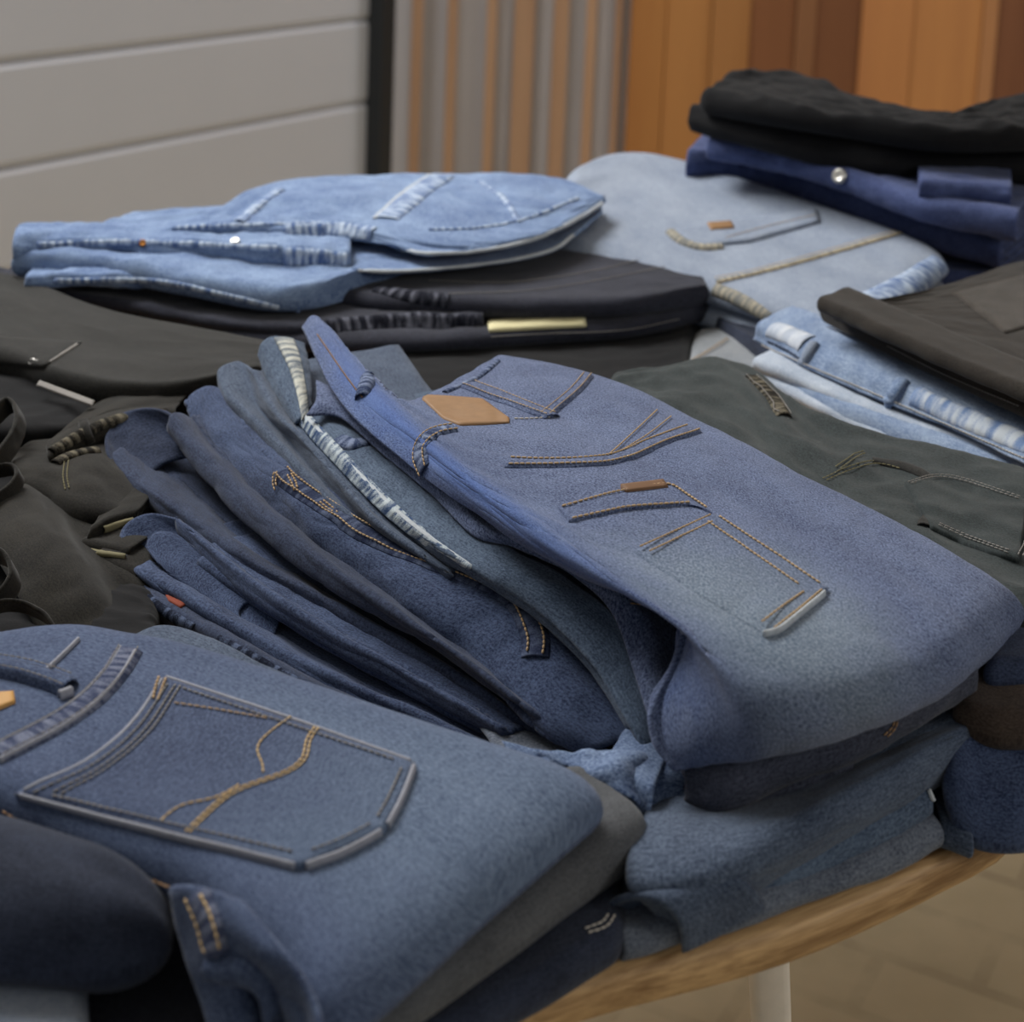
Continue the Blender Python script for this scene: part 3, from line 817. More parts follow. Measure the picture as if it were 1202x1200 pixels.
g.stitch([[(690, 1096), (712, 1088), (722, 1074)]], thread_pale, (0, .003), r=.0006)
g.finish()
g = Garment('folded_jeans', 'grey blue jeans with a curved waist edge just behind the washed blue pair', 'jeans', d_slate, GN)
g.add(hairpin([(150, 762, .048), (190, 745, .052), (240, 755, .052), (300, 785, .050), (380, 820, .046)], w=.10, t=.016, back=(-.3, -.9, 0), seed=21))
g.finish()

# ================================================================== centre stack
H = Garment('folded_jeans', 'mid blue jeans on top of the centre stack with leather patch and gold stitched pocket', 'jeans', d_hero, GC)
rows = [
 [(588, 428, .112), (690, 448, .116), (820, 505, .116), (960, 580, .114), (1090, 645, .112), (1165, 688, .108), (1196, 716, .098), (1196, 738, .086), (1180, 752, .078)],
 [(584, 420, .122), (685, 440, .128), (815, 496, .129), (955, 570, .127), (1085, 638, .124), (1158, 684, .118), (1192, 716, .104), (1192, 742, .088), (1176, 758, .078)],
 [(520, 456, .130), (630, 482, .133), (760, 545, .135), (890, 620, .134), (1010, 700, .130), (1080, 758, .121), (1108, 792, .106), (1108, 812, .090), (1096, 822, .080)],
 [(480, 472, .132), (590, 520, .136), (710, 590, .138), (830, 670, .136), (930, 750, .130), (985, 802, .119), (1008, 836, .103), (1008, 856, .086), (998, 862, .074)],
 [(456, 460, .131), (550, 535, .134), (660, 610, .136), (768, 692, .134), (846, 768, .126), (884, 822, .113), (900, 864, .095), (900, 886, .078), (892, 890, .068)],
 [(420, 424, .130), (505, 520, .132), (612, 605, .133), (716, 682, .131), (800, 738, .126), (832, 790, .112), (842, 850, .090), (838, 888, .070), (830, 896, .060)],
 [(374, 374, .130), (410, 452, .126), (500, 540, .124), (600, 622, .122), (700, 680, .119), (806, 714, .116), (802, 752, .104), (785, 790, .090), (768, 822, .078), (772, 872, .064), (796, 902, .056)],
 [(356, 384, .122), (400, 470, .118), (480, 544, .115), (580, 617, .113), (680, 674, .111), (785, 718, .108), (795, 752, .100), (790, 800, .084), (780, 830, .074), (786, 876, .060), (802, 900, .054)],
]
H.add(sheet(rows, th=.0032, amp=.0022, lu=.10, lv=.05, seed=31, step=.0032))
# inner layer of the same pair, below the lip
H.add(sheet([[(362, 488, .104), (400, 490, .104), (450, 532, .103), (510, 582, .101), (556, 627, .098), (600, 640, .098), (657, 664, .096), (702, 697, .094), (724, 726, .088), (740, 770, .078), (760, 832, .066), (786, 899, .054)],
             [(372, 470, .109), (410, 480, .109), (460, 524, .108), (525, 580, .106), (575, 622, .103), (620, 636, .103), (680, 664, .101), (724, 694, .099), (748, 722, .092), (764, 768, .080), (778, 830, .068), (796, 890, .055)],
             [(372, 448, .108), (420, 470, .107), (470, 516, .106), (540, 576, .103), (600, 614, .101), (650, 642, .100), (710, 672, .098), (760, 706, .094), (790, 730, .084), (800, 770, .074), (806, 830, .064), (812, 880, .054)]], amp=.0025, lu=.05, lv=.02, seed=33, ext=(0, .0)))
H.add(sheet([[(804, 735, .112), (792, 775, .099), (770, 818, .084), (762, 844, .076), (774, 880, .064), (795, 906, .055), (804, 888, .060), (803, 856, .071), (794, 832, .079), (782, 826, .081)], [(836, 735, .110), (822, 775, .097), (800, 816, .083), (792, 842, .074), (800, 872, .064), (814, 896, .056), (822, 880, .060), (820, 852, .070), (812, 832, .077), (804, 828, .079)]], amp=.001, lu=.03, seed=36, th=.003, step=.003))
H.patch([(490, 464), (528, 466), (566, 469), (598, 492)], [(520, 492), (540, 500), (570, 499), (598, 497)], .0014, leather, 'leather_patch', 'tan leather patch', n=30, m=12)
H.strip([(585, 424), (560, 444), (520, 462)], .004, .0012, r_blue, 'seam')
H.strip([(548, 452), (600, 472), (652, 492)], .017, .0022, d_hero, 'belt_loop')
H.stitch([[(548, 452), (600, 472), (652, 492)]], thread_tan, (-.006, .006), r=.0005, lift=.0034)
H.strip([(690, 441), (672, 462), (638, 490)], .010, .0018, d_hero, 'belt_loop')
H.stitch([[(690, 441), (672, 462), (638, 490)]], thread_tan, (-.003, .003), r=.0005, lift=.003)
H.stitch([[(600, 492), (625, 492), (650, 490)]], thread_pale, (0,), r=.0006)
H.strip([(815, 504), (770, 520), (720, 540), (650, 545), (590, 544)], .014, .0016, d_hero, 'seam', 'yoke seam')
H.stitch([[(815, 504), (770, 520), (720, 540), (650, 545), (590, 544)]], thread_tan, (-.005, .005), r=.0008, lift=.0026)
H.stitch([[(772, 482), (745, 508), (712, 538)], [(788, 490), (760, 512), (724, 534)]], thread_tan, (0,), r=.0007, lift=.0014)
H.strip([(500, 556), (492, 528), (510, 508), (540, 503)], .013, .0014, r_blue, 'seam')
H.stitch([[(500, 556), (492, 528), (510, 508), (540, 503)]], thread_tan, (-.005, .005), r=.0007, lift=.0024)
H.patch([(655, 597), (720, 580), (786, 568), (836, 604)], [(668, 614), (736, 599), (800, 594), (818, 596)], .0016, d_hero, 'pocket_welt', n=50, m=10)
H.stitch([[(656, 599), (720, 581), (786, 570), (834, 603)], [(668, 613), (736, 598), (815, 593)]], thread_tan, (0,), r=.0009, lift=.0024, smooth=False)
pk = H.patch([(838, 606), (905, 650), (972, 694)], [(742, 648), (825, 702), (905, 750)], .0030, p_hero, 'pocket', 'back pocket with gold double stitching', n=60, m=34, soft=True)
H.stitch([[(842, 610), (905, 652), (966, 693)], [(828, 616), (890, 659), (944, 697)], [(966, 696), (935, 722), (902, 748)], [(944, 699), (920, 716), (888, 740)]], thread_tan, (0,), r=.0008, lift=.0034, smooth=False)
H.stitch([[(836, 608), (792, 628), (744, 650)], [(838, 616), (798, 635), (756, 655)]], thread_tan, (0,), r=.0008, lift=.003)
H.strip([(970, 697), (938, 724), (906, 750), (890, 746)], .0013, .0030, p_white, 'pocket_edge', 'pale worn edge', smooth=False, parent=pk)
H.patch([(728, 573), (778, 567)], [(734, 581), (784, 575)], .0012, plain('brown_tab', (112, 84, 62), .7), 'tab', 'small brown tab', n=12, m=6, lift=.002)
H.stitch([[(372, 392), (405, 440), (428, 470)]], thread_brown, (0,), r=.0006)
H.strip([(440, 424), (432, 446), (424, 466)], .012, .003, r_blue, 'belt_loop')
H.stitch([[(740, 709), (770, 713), (800, 714)]], thread_brown, (0, .003), r=.0006)
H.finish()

g = Garment('folded_jeans', 'steel blue jeans with a worn white waistband second from the top of the centre stack', 'jeans', d_teal, GC)
g.add(sheet([[(356, 486, .094), (378, 510, .094), (436, 576, .091), (506, 638, .088), (556, 668, .086), (620, 708, .080), (690, 770, .070), (740, 850, .054), (758, 880, .046)],
             [(372, 484, .098), (410, 512, .098), (480, 578, .096), (556, 642, .093), (610, 676, .091), (664, 706, .087), (722, 756, .077), (756, 830, .060), (770, 870, .048)],
             [(400, 478, .098), (450, 520, .098), (520, 580, .097), (590, 640, .095), (650, 672, .092), (700, 706, .089), (740, 750, .080), (770, 820, .064), (784, 860, .05)]], amp=.002, seed=41, ext=(.08, 0)))
g.add(sheet([[(352, 490, .088), (372, 512, .088), (436, 586, .084), (506, 646, .080), (556, 676, .078), (620, 716, .072), (690, 780, .06), (740, 856, .046)], [(350, 488, .092), (375, 509, .092), (436, 577, .089), (506, 640, .086), (556, 670, .084), (620, 710, .077), (690, 773, .065), (740, 852, .050)]], amp=.001, seed=42, ext=(.14, 0)))
g.part('waistband', sheet([[(350, 494, .091), (366, 514, .090), (396, 546, .089), (432, 584, .087), (465, 614, .085), (502, 641, .083), (548, 668, .081)],
                           [(352, 486, .096), (374, 508, .096), (400, 537, .095), (436, 574, .093), (469, 606, .091), (506, 635, .089), (553, 667, .086)],
                           [(358, 482, .097), (380, 506, .097), (406, 534, .096), (441, 571, .094), (474, 602, .092), (510, 631, .090), (556, 664, .087)]], th=.0028, amp=.0006, lu=.02, lv=.02, seed=43, step=.0026), r_white, 'worn waistband edge')
g.part('hem', sheet([[(352, 485, .0965), (374, 507, .0965), (400, 536, .0955), (436, 573, .0935), (469, 605, .0915), (506, 634, .0895), (553, 666, .0865)], [(354, 483, .0975), (376, 505, .0975), (402, 534, .0965), (438, 571, .0945), (471, 603, .0925), (508, 632, .0905), (555, 664, .0875)]], th=.0022, amp=.0003, seed=46, step=.0026), p_white, 'frayed white edge')
g.part('waistband', sheet([[(304, 418, .102), (312, 440, .096), (331, 474, .092), (347, 498, .090)], [(308, 404, .110), (324, 436, .104), (338, 468, .099), (351, 494, .094)],
                           [(320, 397, .114), (340, 430, .107), (350, 462, .101), (356, 488, .096)], [(340, 399, .114), (352, 425, .108), (358, 455, .101), (360, 482, .096)], [(356, 404, .110), (361, 425, .104), (364, 450, .098), (364, 476, .094)]], th=.003, amp=.0012, lu=.03, seed=44, step=.0026), d_teal)
g.part('waistband', sheet([[(324, 398, .1155), (341, 432, .1085), (350, 464, .1025), (355, 492, .0970)], [(332, 397, .1165), (347, 430, .1092), (354, 460, .1030), (358, 488, .0975)], [(344, 399, .1155), (353, 426, .1085), (358, 456, .1020), (361, 484, .0968)]], th=.003, amp=.0006, seed=45, step=.0024), r_white2, 'pale worn waistband strip')
g.strip([(398, 517), (412, 522), (428, 520)], .014, .0022, r_blue, 'belt_loop')
g.finish()

g = Garment('folded_jeans', 'greyish blue jeans with a smooth looped fold third from the top of the centre stack', 'jeans', d_slate, GC)
g.add(sheet([[(312, 432, .090), (345, 500, .088), (400, 565, .085), (460, 620, .080), (530, 672, .074)],
             [(300, 437, .098), (325, 485, .096), (355, 515, .094), (391, 555, .091), (428, 598, .087), (452, 621, .083), (530, 676, .074)],
             [(282, 426, .094), (304, 478, .082), (338, 517, .080), (374, 560, .078), (412, 600, .075), (446, 626, .073), (525, 680, .068)],
             [(256, 436, .092), (264, 457, .089), (292, 486, .087), (325, 519, .085), (355, 552, .083), (384, 585, .080), (424, 614, .076), (450, 628, .073), (520, 682, .066)],
             [(264, 470, .076), (296, 508, .074), (334, 548, .072), (372, 590, .070), (424, 632, .064), (505, 692, .056)]], amp=.0014, lu=.06, lv=.02, seed=51, th=.003, ext=(.14, .16)))
g.finish()

g = Garment('folded_jeans', 'dark jeans with gold twin stitching along the edge in the middle of the centre stack', 'jeans', d_deep, GC)
g.add(sheet([[(268, 462, .080), (300, 522, .078), (345, 558, .078), (391, 590, .077), (432, 616, .073), (487, 643, .072), (553, 670, .070), (600, 692, .067), (640, 722, .062), (690, 765, .055), (740, 832, .044), (760, 874, .034)],
             [(252, 454, .086), (284, 518, .077), (326, 556, .077), (370, 596, .076), (432, 628, .073), (500, 666, .071), (570, 700, .068), (612, 728, .064), (646, 762, .056), (690, 815, .046), (732, 868, .033)],
             [(232, 457, .082), (250, 508, .071), (318, 572, .069), (355, 612, .067), (391, 634, .065), (450, 678, .061), (505, 718, .057), (560, 748, .053), (610, 800, .044), (650, 845, .036), (700, 878, .028)],
             [(221, 470, .076), (244, 520, .062), (306, 588, .056), (380, 652, .051), (450, 704, .046), (560, 784, .039), (640, 858, .028), (692, 884, .022)]], amp=.003, lu=.07, lv=.03, seed=61, th=.003, ext=(.14, .16)))
g.add(hairpin([(640, 770, .050, .016), (664, 800, .042, .018), (676, 862, .028, .018)], w=.05, seed=63, back=(.95, .3, 0), layers=2))
g.strip([(330, 553), (345, 568), (391, 600), (432, 626), (487, 652), (553, 678), (597, 700), (618, 722), (630, 752), (627, 776)], .017, .0014, r_navy2, 'seam')
g.stitch([[(330, 553), (345, 568), (391, 600), (432, 626), (487, 652), (553, 678), (597, 700), (618, 722), (630, 752), (627, 776)]], thread_tan, (-.005, .005), r=.0008, lift=.0026)
g.stitch([[(324, 556), (322, 566), (326, 578)], [(338, 560), (345, 572), (348, 580)], [(376, 592), (386, 600), (392, 606)]], thread_tan, (0, .003), r=.0008, lift=.0022)
g.finish()

g = Garment('folded_jeans', 'broad navy jeans with a wide open loop at the left of the centre stack', 'jeans', d_navy, GC)
g.add(sheet([[(226, 490, .072), (262, 538, .064), (330, 602, .058), (400, 658, .054), (470, 708, .049), (540, 758, .044), (610, 818, .036), (668, 864, .026)],
             [(204, 487, .080), (244, 532, .072), (316, 604, .065), (394, 668, .060), (470, 722, .054), (540, 770, .048), (610, 826, .039), (662, 864, .029)],
             [(198, 496, .077), (240, 546, .068), (308, 616, .061), (400, 686, .054), (478, 732, .049), (550, 780, .043), (616, 830, .034), (660, 866, .026)],
             [(200, 508, .068), (241, 562, .058), (303, 626, .052), (404, 700, .046), (482, 742, .042), (556, 790, .036), (620, 838, .028), (660, 870, .022)]], amp=.0032, lu=.09, lv=.03, seed=71, th=.003, ext=(.14, .10)))
g.add(sheet([[(160, 512, .046), (215, 570, .040), (290, 634, .036), (400, 710, .032), (480, 758, .029), (560, 806, .024), (650, 872, .016)],
             [(140, 528, .054), (176, 570, .050), (232, 610, .047), (288, 650, .044), (344, 682, .042), (450, 739, .036), (540, 791, .031), (610, 842, .024), (655, 872, .018)],
             [(128, 538, .052), (150, 564, .048), (196, 598, .044), (270, 652, .040), (342, 694, .036), (450, 754, .030), (540, 806, .025), (612, 854, .018), (655, 880, .013)],
             [(136, 556, .044), (164, 582, .038), (210, 620, .034), (280, 670, .030), (360, 718, .026), (460, 772, .021), (560, 832, .014), (650, 888, .008)]], amp=.0026, lu=.07, lv=.02, seed=73, th=.003, ext=(.12, .14)))
g.add(sheet([[(206, 490, .0785), (186, 481, .078), (165, 481, .075), (143, 488, .070), (127, 508, .063), (124, 528, .057), (132, 548, .050)],
             [(226, 512, .068), (204, 503, .067), (182, 504, .064), (160, 512, .060), (144, 528, .054), (140, 546, .048), (150, 566, .042)],
             [(256, 548, .056), (236, 538, .055), (214, 538, .052), (190, 546, .048), (174, 560, .043), (168, 576, .038), (176, 590, .034)]], amp=.0018, lu=.03, lv=.03, seed=75, th=.003, step=.003))
g.finish()

g = Garment('folded_jeans', 'inky blue jeans with a rolled spiral end low in the centre stack', 'jeans', d_deep, GC)
g.add(sheet([[(245, 640, .042), (300, 682, .037), (400, 744, .031), (500, 800, .026), (600, 860, .019)],
             [(208, 608, .049), (270, 661, .044), (370, 730, .037), (480, 791, .030), (590, 856, .022)],
             [(206, 614, .046), (270, 670, .040), (370, 740, .033), (480, 798, .027), (590, 862, .019)],
             [(214, 630, .038), (280, 690, .032), (378, 754, .026), (482, 808, .021), (592, 868, .015)]], amp=.0022, lu=.07, lv=.02, seed=81, th=.003, ext=(.14, .08)))
g.add(sheet([[(200, 652, .020), (280, 716, .016), (380, 780, .012), (480, 832, .010), (590, 878, .007)],
             [(170, 662, .029), (225, 698, .027), (330, 760, .022), (450, 820, .017), (570, 873, .012)],
             [(158, 672, .027), (224, 712, .023), (330, 773, .018), (450, 830, .013), (570, 880, .009)],
             [(190, 694, .018), (255, 735, .014), (350, 792, .011), (460, 842, .008), (570, 886, .006)]], amp=.0022, lu=.06, lv=.02, seed=82, th=.003, ext=(.12, .14)))
g.add(sheet([[(210, 610, .048), (182, 604, .047), (160, 609, .044), (144, 624, .038), (143, 644, .033), (152, 662, .029), (168, 674, .025)],
             [(234, 632, .040), (208, 626, .039), (188, 628, .037), (170, 640, .032), (166, 656, .028), (172, 672, .024), (190, 688, .020)],
             [(270, 664, .032), (246, 658, .031), (226, 660, .028), (206, 672, .023), (200, 688, .019), (210, 702, .016), (226, 716, .013)]], amp=.0012, lu=.03, seed=84, th=.003, step=.003))
g.add(sheet([[(228, 642, .040), (206, 628, .042), (184, 626, .041), (173, 640, .036), (180, 655, .033), (194, 668, .030), (210, 677, .029), (219, 662, .033), (221, 650, .036)],
             [(268, 676, .033), (246, 662, .035), (224, 660, .034), (213, 674, .030), (220, 688, .026), (234, 700, .023), (250, 708, .022), (259, 694, .026), (261, 684, .029)],
             [(330, 722, .026), (308, 708, .027), (290, 708, .026), (280, 720, .022), (288, 734, .019), (302, 744, .017), (318, 750, .016), (324, 738, .019), (326, 730, .022)]], amp=.001, seed=83, step=.0025, th=.002))
g.add(hairpin([(232, 662, .034, .007), (300, 708, .029, .007), (400, 768, .023, .007), (500, 822, .018, .006), (590, 870, .012, .006)], w=.06, seed=86, amp=.001))
g.finish()

g = Garment('folded_jeans', 'lowest dark blue jeans of the centre stack with a small rust tag', 'jeans', d_navy, GC)
g.add(sheet([[(160, 664, .012), (200, 690, .014), (270, 728, .013), (360, 785, .011), (460, 832, .008), (570, 884, .006)],
             [(148, 672, .018), (190, 704, .022), (262, 745, .020), (352, 796, .017), (450, 842, .013), (562, 890, .009)],
             [(148, 684, .012), (184, 716, .016), (256, 758, .014), (350, 808, .011), (446, 850, .009), (560, 896, .007)],
             [(154, 702, .004), (182, 724, .006), (256, 772, .004), (350, 824, .003), (440, 858, .003), (560, 902, .003)]], amp=.0018, lu=.05, lv=.02, seed=91, th=.003, ext=(.14, .16)))
g.strip([(252, 752), (300, 776), (350, 803), (420, 836), (500, 866)], .012, .0015, r_navy, 'seam')
g.strip([(154, 684), (190, 716), (230, 740)], .008, .0015, r_navy, 'seam')
g.patch([(188, 688), (226, 706)], [(198, 706), (212, 714)], .0012, rust, 'tab', 'small rust tab', n=10, m=8)
g.finish()

g = Garment('folded_jeans', 'crumpled light blue jeans squeezed out between centre stack and near pile', 'jeans', d_crump, GC)
g.add(sheet([[(590, 872, .046), (650, 880, .050), (700, 884, .050), (770, 886, .048), (820, 890, .044)],
             [(600, 890, .040), (660, 898, .048), (712, 905, .052), (770, 908, .046), (815, 915, .040)],
             [(615, 900, .034), (680, 918, .042), (735, 935, .046), (768, 945, .036), (800, 950, .030)]], amp=.008, lu=.04, lv=.03, seed=95))
g.add(hairpin([(700, 925, .040, .012), (735, 940, .038, .02), (762, 950, .036, .02)], w=.05, seed=96, back=(.3, 1, 0)))
g.finish()
g = Garment('folded_jeans', 'brown grey jeans fold directly under the front of the top blue pair', 'jeans', denim('brownish_navy_denim', (36, 40, 54), (84, 88, 104), .8, .7, .6), GC)
g.add(hairpin([(806, 926, .044, .026), (850, 938, .047, .032), (930, 908, .056, .030), (1040, 862, .068, .030), (1148, 800, .080, .026)], w=.20, seed=97, back=(-.35, .93, 0), amp=.0026))
g.add(hairpin([(764, 908, .036, .018), (800, 930, .033, .022), (850, 955, .032, .020), (930, 938, .040, .018), (1000, 905, .048, .014)], w=.12, seed=98, back=(-.1, .99, 0), amp=.003, ecc=1.2))
g.stitch([[(1050, 838), (1048, 852), (1036, 864)]], thread_brown, (0, .002), r=.0006)
g.finish()
g = Garment('folded_jeans', 'slate blue jeans with a thick curling fold below the centre stack', 'jeans', d_slate, GC)
g.add(sheet([[(770, 930, .030), (840, 950, .034), (930, 930, .042), (1040, 885, .050), (1128, 848, .056)],
             [(745, 985, .040), (830, 985, .044), (930, 962, .050), (1040, 905, .055), (1136, 858, .056)],
             [(740, 1036, .038), (812, 1032, .040), (915, 1000, .042), (1035, 940, .045), (1138, 876, .044)],
             [(760, 1062, .026), (812, 1068, .024), (896, 1030, .028), (1030, 962, .032), (1126, 896, .034)],
             [(776, 1076, .014), (820, 1084, .012), (890, 1040, .018), (1020, 972, .022), (1110, 910, .026)]], amp=.003, lu=.09, lv=.04, seed=101, th=.004, ext=(.10, .12), exb=(-.35, .93, 0)))
g.add(sheet([[(706, 1082, .010), (718, 1060, .024), (748, 1052, .034), (782, 1062, .034), (799, 1084, .024), (803, 1114, .005)], [(740, 1076, .010), (752, 1050, .025), (780, 1042, .036), (818, 1048, .036), (836, 1066, .026), (846, 1094, .008)], [(790, 1068, .010), (800, 1040, .026), (830, 1028, .037), (866, 1032, .037), (884, 1046, .028), (896, 1068, .012)]], amp=.001, seed=103, th=.0036))
g.finish()
g = Garment('folded_jeans', 'greyish denim jeans with a frayed hem end lying on the table edge', 'jeans', d_teal, GC)
g.add(hairpin([(880, 1052, .016, .020), (940, 1030, .018, .022), (1030, 985, .022, .024), (1096, 948, .026, .026)], w=.2, seed=111, back=(-.35, .93, 0), amp=.0024, ecc=1.1))
g.part('leg_fold', hairpin([(735, 1118, .009, .016), (830, 1092, .010, .015), (940, 1056, .010, .016), (1040, 1018, .010, .018), (1108, 986, .010, .018)], w=.2, seed=112, back=(-.35, .93, 0), amp=.002, ecc=1.2), denim('pale_slate_denim', (70, 78, 94), (124, 132, 146), .9, .9, .6), 'paler grey folded leg')
g.strip([(1090, 928), (1101, 956), (1109, 992)], .0016, .0010, p_white, 'hem', 'frayed pale hem')
g.finish()

# ------------------------------------------------------------------ low pile at the right edge
g = Garment('folded_jeans', 'dark blue jeans drooping over the table edge at the far right', 'jeans', d_deep, GC)
g.add(slab([(1106, 940, .030), (1150, 985, .012), (1230, 985, .012), (1300, 950, .012)], [(1110, 860, .046), (1180, 850, .046), (1300, 830, .046)], .034, amp=.002, seed=121))
g.finish()
g = Garment('folded_jeans', 'small dark denim fold tucked beside the frayed hem at the table edge', 'jeans', d_slate, GC)
g.add(hairpin([(1106, 985, .008, .014), (1140, 1000, .008, .014)], w=.08, seed=122, back=(-.2, 1, 0)))
g.finish()
g = Garment('folded_trousers', 'brown cotton trousers just visible at the right edge of the picture', 'trousers', denim('brown_cotton', (44, 36, 32), (82, 70, 62)), GC)
g.add(slab([(1118, 846, .060), (1180, 868, .056), (1290, 860, .056)], [(1118, 800, .066), (1200, 790, .066), (1300, 780, .066)], .026, seed=123))
g.finish()
g = Garment('folded_jeans', 'ink blue jeans at the right edge behind the corner of the top blue pair', 'jeans', d_navy, GC)
g.add(slab([(1150, 800, .078), (1210, 800, .076), (1300, 790, .076)], [(1180, 700, .082), (1220, 700, .082), (1300, 700, .082)], .024, seed=124))
g.finish()

# ================================================================== behind the centre stack
g = Garment('folded_trousers', 'charcoal trousers spread flat behind the top blue jeans', 'trousers', d_char, GR)
g.add(slab([(690, 520, .080), (900, 640, .082), (1080, 725, .083), (1220, 755, .083), (1340, 775, .083)], [(715, 452, .082), (800, 438, .084), (880, 444, .084), (960, 500, .084), (1090, 535, .084), (1210, 566, .084), (1340, 620, .084)], .030, amp=.007, lu=.07, lv=.04, seed=131, layers=3, lgap=.92))
g.strip([(880, 442), (905, 465), (922, 490)], .012, .002, r_olive, 'seam')
g.stitch([[(880, 442), (905, 465), (922, 490)]], thread_grey, (-.005, .005), r=.0006, lift=.003)
g.stitch([[(985, 552), (1010, 535), (1022, 532)], [(968, 566), (1000, 552), (1030, 545), (1060, 552)]], thread_olive, (0, .004), r=.0006, lift=.001)
g.patch([(1062, 570), (1110, 560), (1206, 590)], [(1092, 622), (1130, 640), (1196, 662)], .003, d_char, 'pocket', 'flat pocket', n=34, m=26)
g.stitch([[(1066, 574), (1112, 565), (1200, 592)], [(1096, 620), (1132, 636), (1190, 657)], [(1205, 600), (1202, 640), (1192, 660)]], thread_grey, (0, .003), r=.0005, lift=.004)
g.strip([(1020, 540), (1075, 552), (1100, 580), (1085, 620)], .010, .0016, d_blackw, 'seam')
g.finish()

g = Garment('folded_jeans', 'light blue jeans with a pale stretched waistband under the dark brown pair at right', 'jeans', d_sky, GR)
g.add(slab([(890, 446, .050), (1000, 500, .050), (1110, 545, .050), (1210, 580, .050), (1320, 620, .050)], [(910, 390, .056), (1010, 420, .056), (1120, 450, .056), (1330, 510, .056)], .030, amp=.003, lu=.10, seed=141))
g.add(sheet([[(886, 398, .074), (945, 430, .074), (1040, 472, .074), (1120, 504, .074), (1210, 548, .074), (1320, 600, .072)],
                           [(894, 378, .090), (955, 402, .092), (1050, 442, .092), (1130, 476, .090), (1215, 515, .088), (1325, 560, .086)],
                           [(930, 360, .094), (990, 382, .096), (1080, 420, .096), (1150, 448, .096), (1240, 488, .092), (1335, 530, .09)]], amp=.0018, lu=.03, seed=143))
g.strip([(902, 384), (925, 392), (948, 402)], .026, .0014, roped('bleached_end', (170, 180, 196), (216, 220, 226), 60), 'waistband', 'bleached waistband end')
g.stitch([[(900, 400), (925, 412), (942, 424)]], d_navy, (0,), r=.0012, lift=.001, dash=.006)
g.stitch([[(890, 402), (945, 428), (1040, 468), (1210, 542)]], thread_pale, (0,), r=.0007, lift=.001)
g.strip([(1070, 462), (1130, 488), (1215, 524)], .020, .002, roped('bleached_blotches', (120, 146, 190), (214, 222, 230), 90), 'seam', 'bleached waistband seam')
g.strip([(958, 402), (950, 416), (940, 432)], .012, .004, d_pale, 'belt_loop')
g.strip([(1062, 446), (1052, 462), (1042, 478)], .014, .004, d_sky, 'belt_loop')
LP = denim('pale_lip_denim', (150, 166, 190), (214, 222, 232), .6, .6, .7)
g.part('waistband_edge', hairpin([(884, 428, .066, .012), (950, 455, .064, .012), (1030, 490, .062, .012), (1120, 520, .062, .012), (1210, 560, .062, .012), (1310, 606, .062, .012)], w=.05, seed=145, back=(.55, .83, 0), amp=.0016), LP, 'pale stretched waistband edge')
g.part('waistband_edge', hairpin([(886, 440, .056, .010), (960, 480, .052, .010), (1060, 525, .050, .010), (1160, 552, .050, .010), (1240, 580, .05, .01)], w=.05, seed=146, back=(.55, .83, 0), amp=.0016), LP, 'pale stretched waistband edge')
g.finish()

g = Garment('folded_trousers', 'dark brown trousers on top of the light blue jeans at the right', 'trousers', d_brown, GR)
g.add(slab([(962, 362, .112), (1040, 402, .112), (1120, 440, .112), (1210, 482, .112), (1330, 535, .112)], [(988, 370, .118), (1060, 360, .118), (1140, 336, .118), (1212, 314, .118), (1330, 296, .118)], .022, amp=.002, seed=151, edge=.002))
g.add(hairpin([(960, 358, .130, .012), (1030, 390, .130, .012), (1110, 426, .130, .012), (1210, 468, .130, .012), (1330, 520, .130, .012)], w=.05, seed=152, back=(.45, .9, 0), amp=.0014, wtop=.05))
g.patch([(1118, 345), (1210, 322), (1260, 315)], [(1180, 392), (1230, 378), (1290, 365)], .002, denim('brown_pocket_cotton', (52, 48, 44), (88, 82, 76)), 'pocket', 'paler pocket', n=24, m=20)
g.stitch([[(1040, 405), (1110, 440), (1200, 478)]], thread_grey, (0,), r=.0006)
g.finish()

g = Garment('folded_jeans', 'bleached pale blue jeans lying slanted in front of the boarded wall', 'jeans', d_pale, GR)
g.add(slab([(640, 300, .088), (760, 330, .080), (840, 352, .074), (915, 376, .072), (1010, 410, .070)], [(664, 212, .130), (722, 188, .136), (800, 196, .132), (950, 244, .118), (1050, 278, .108), (1122, 312, .098)], .034, r=.03, amp=.003, lu=.16, lv=.08, seed=161, layers=4, lgap=.8))
g.strip([(838, 332), (900, 318), (980, 296), (1062, 272)], .008, .0016, r_pale, 'seam', 'cream worn seam')
g.stitch([[(838, 332), (900, 318), (980, 296), (1062, 272)]], thread_gold, (-.005, .005), r=.0006, lift=.003)
g.patch([(790, 272), (850, 262), (958, 248)], [(816, 292), (880, 285), (962, 262)], .004, d_pale, 'pocket', 'pocket mouth with cream worn corner', n=34, m=12)
g.strip([(786, 272), (800, 284), (824, 292), (850, 290)], .012, .004, r_pale, 'seam')
g.patch([(830, 266), (858, 264)], [(834, 274), (862, 272)], .002, leather, 'tab', 'small tan tab', n=10, m=6, lift=.004)
g.stitch([[(850, 284), (900, 270), (960, 256)]], thread_tan, (0,), r=.0006, lift=.005)
g.strip([(1118, 306), (1080, 330), (1020, 356)], .04, .002, r_light, 'seam', 'roped waist seam')
g.strip([(836, 338), (868, 352), (905, 376)], .016, .003, r_pale, 'waistband', 'cream worn waistband end')
g.finish()
g = Garment('folded_jeans', 'dark blue jeans end showing below the cream waistband of the pale pair', 'jeans', d_navy2, GR)
g.add(slab([(836, 388, .040), (880, 416, .040), (915, 440, .040)], [(838, 356, .040), (900, 380, .040), (960, 400, .040)], .030, seed=171))
g.finish()
g = Garment('folded_jeans', 'pale grey denim hem poking out between black pair and charcoal trousers', 'jeans', d_pgrey, GR)
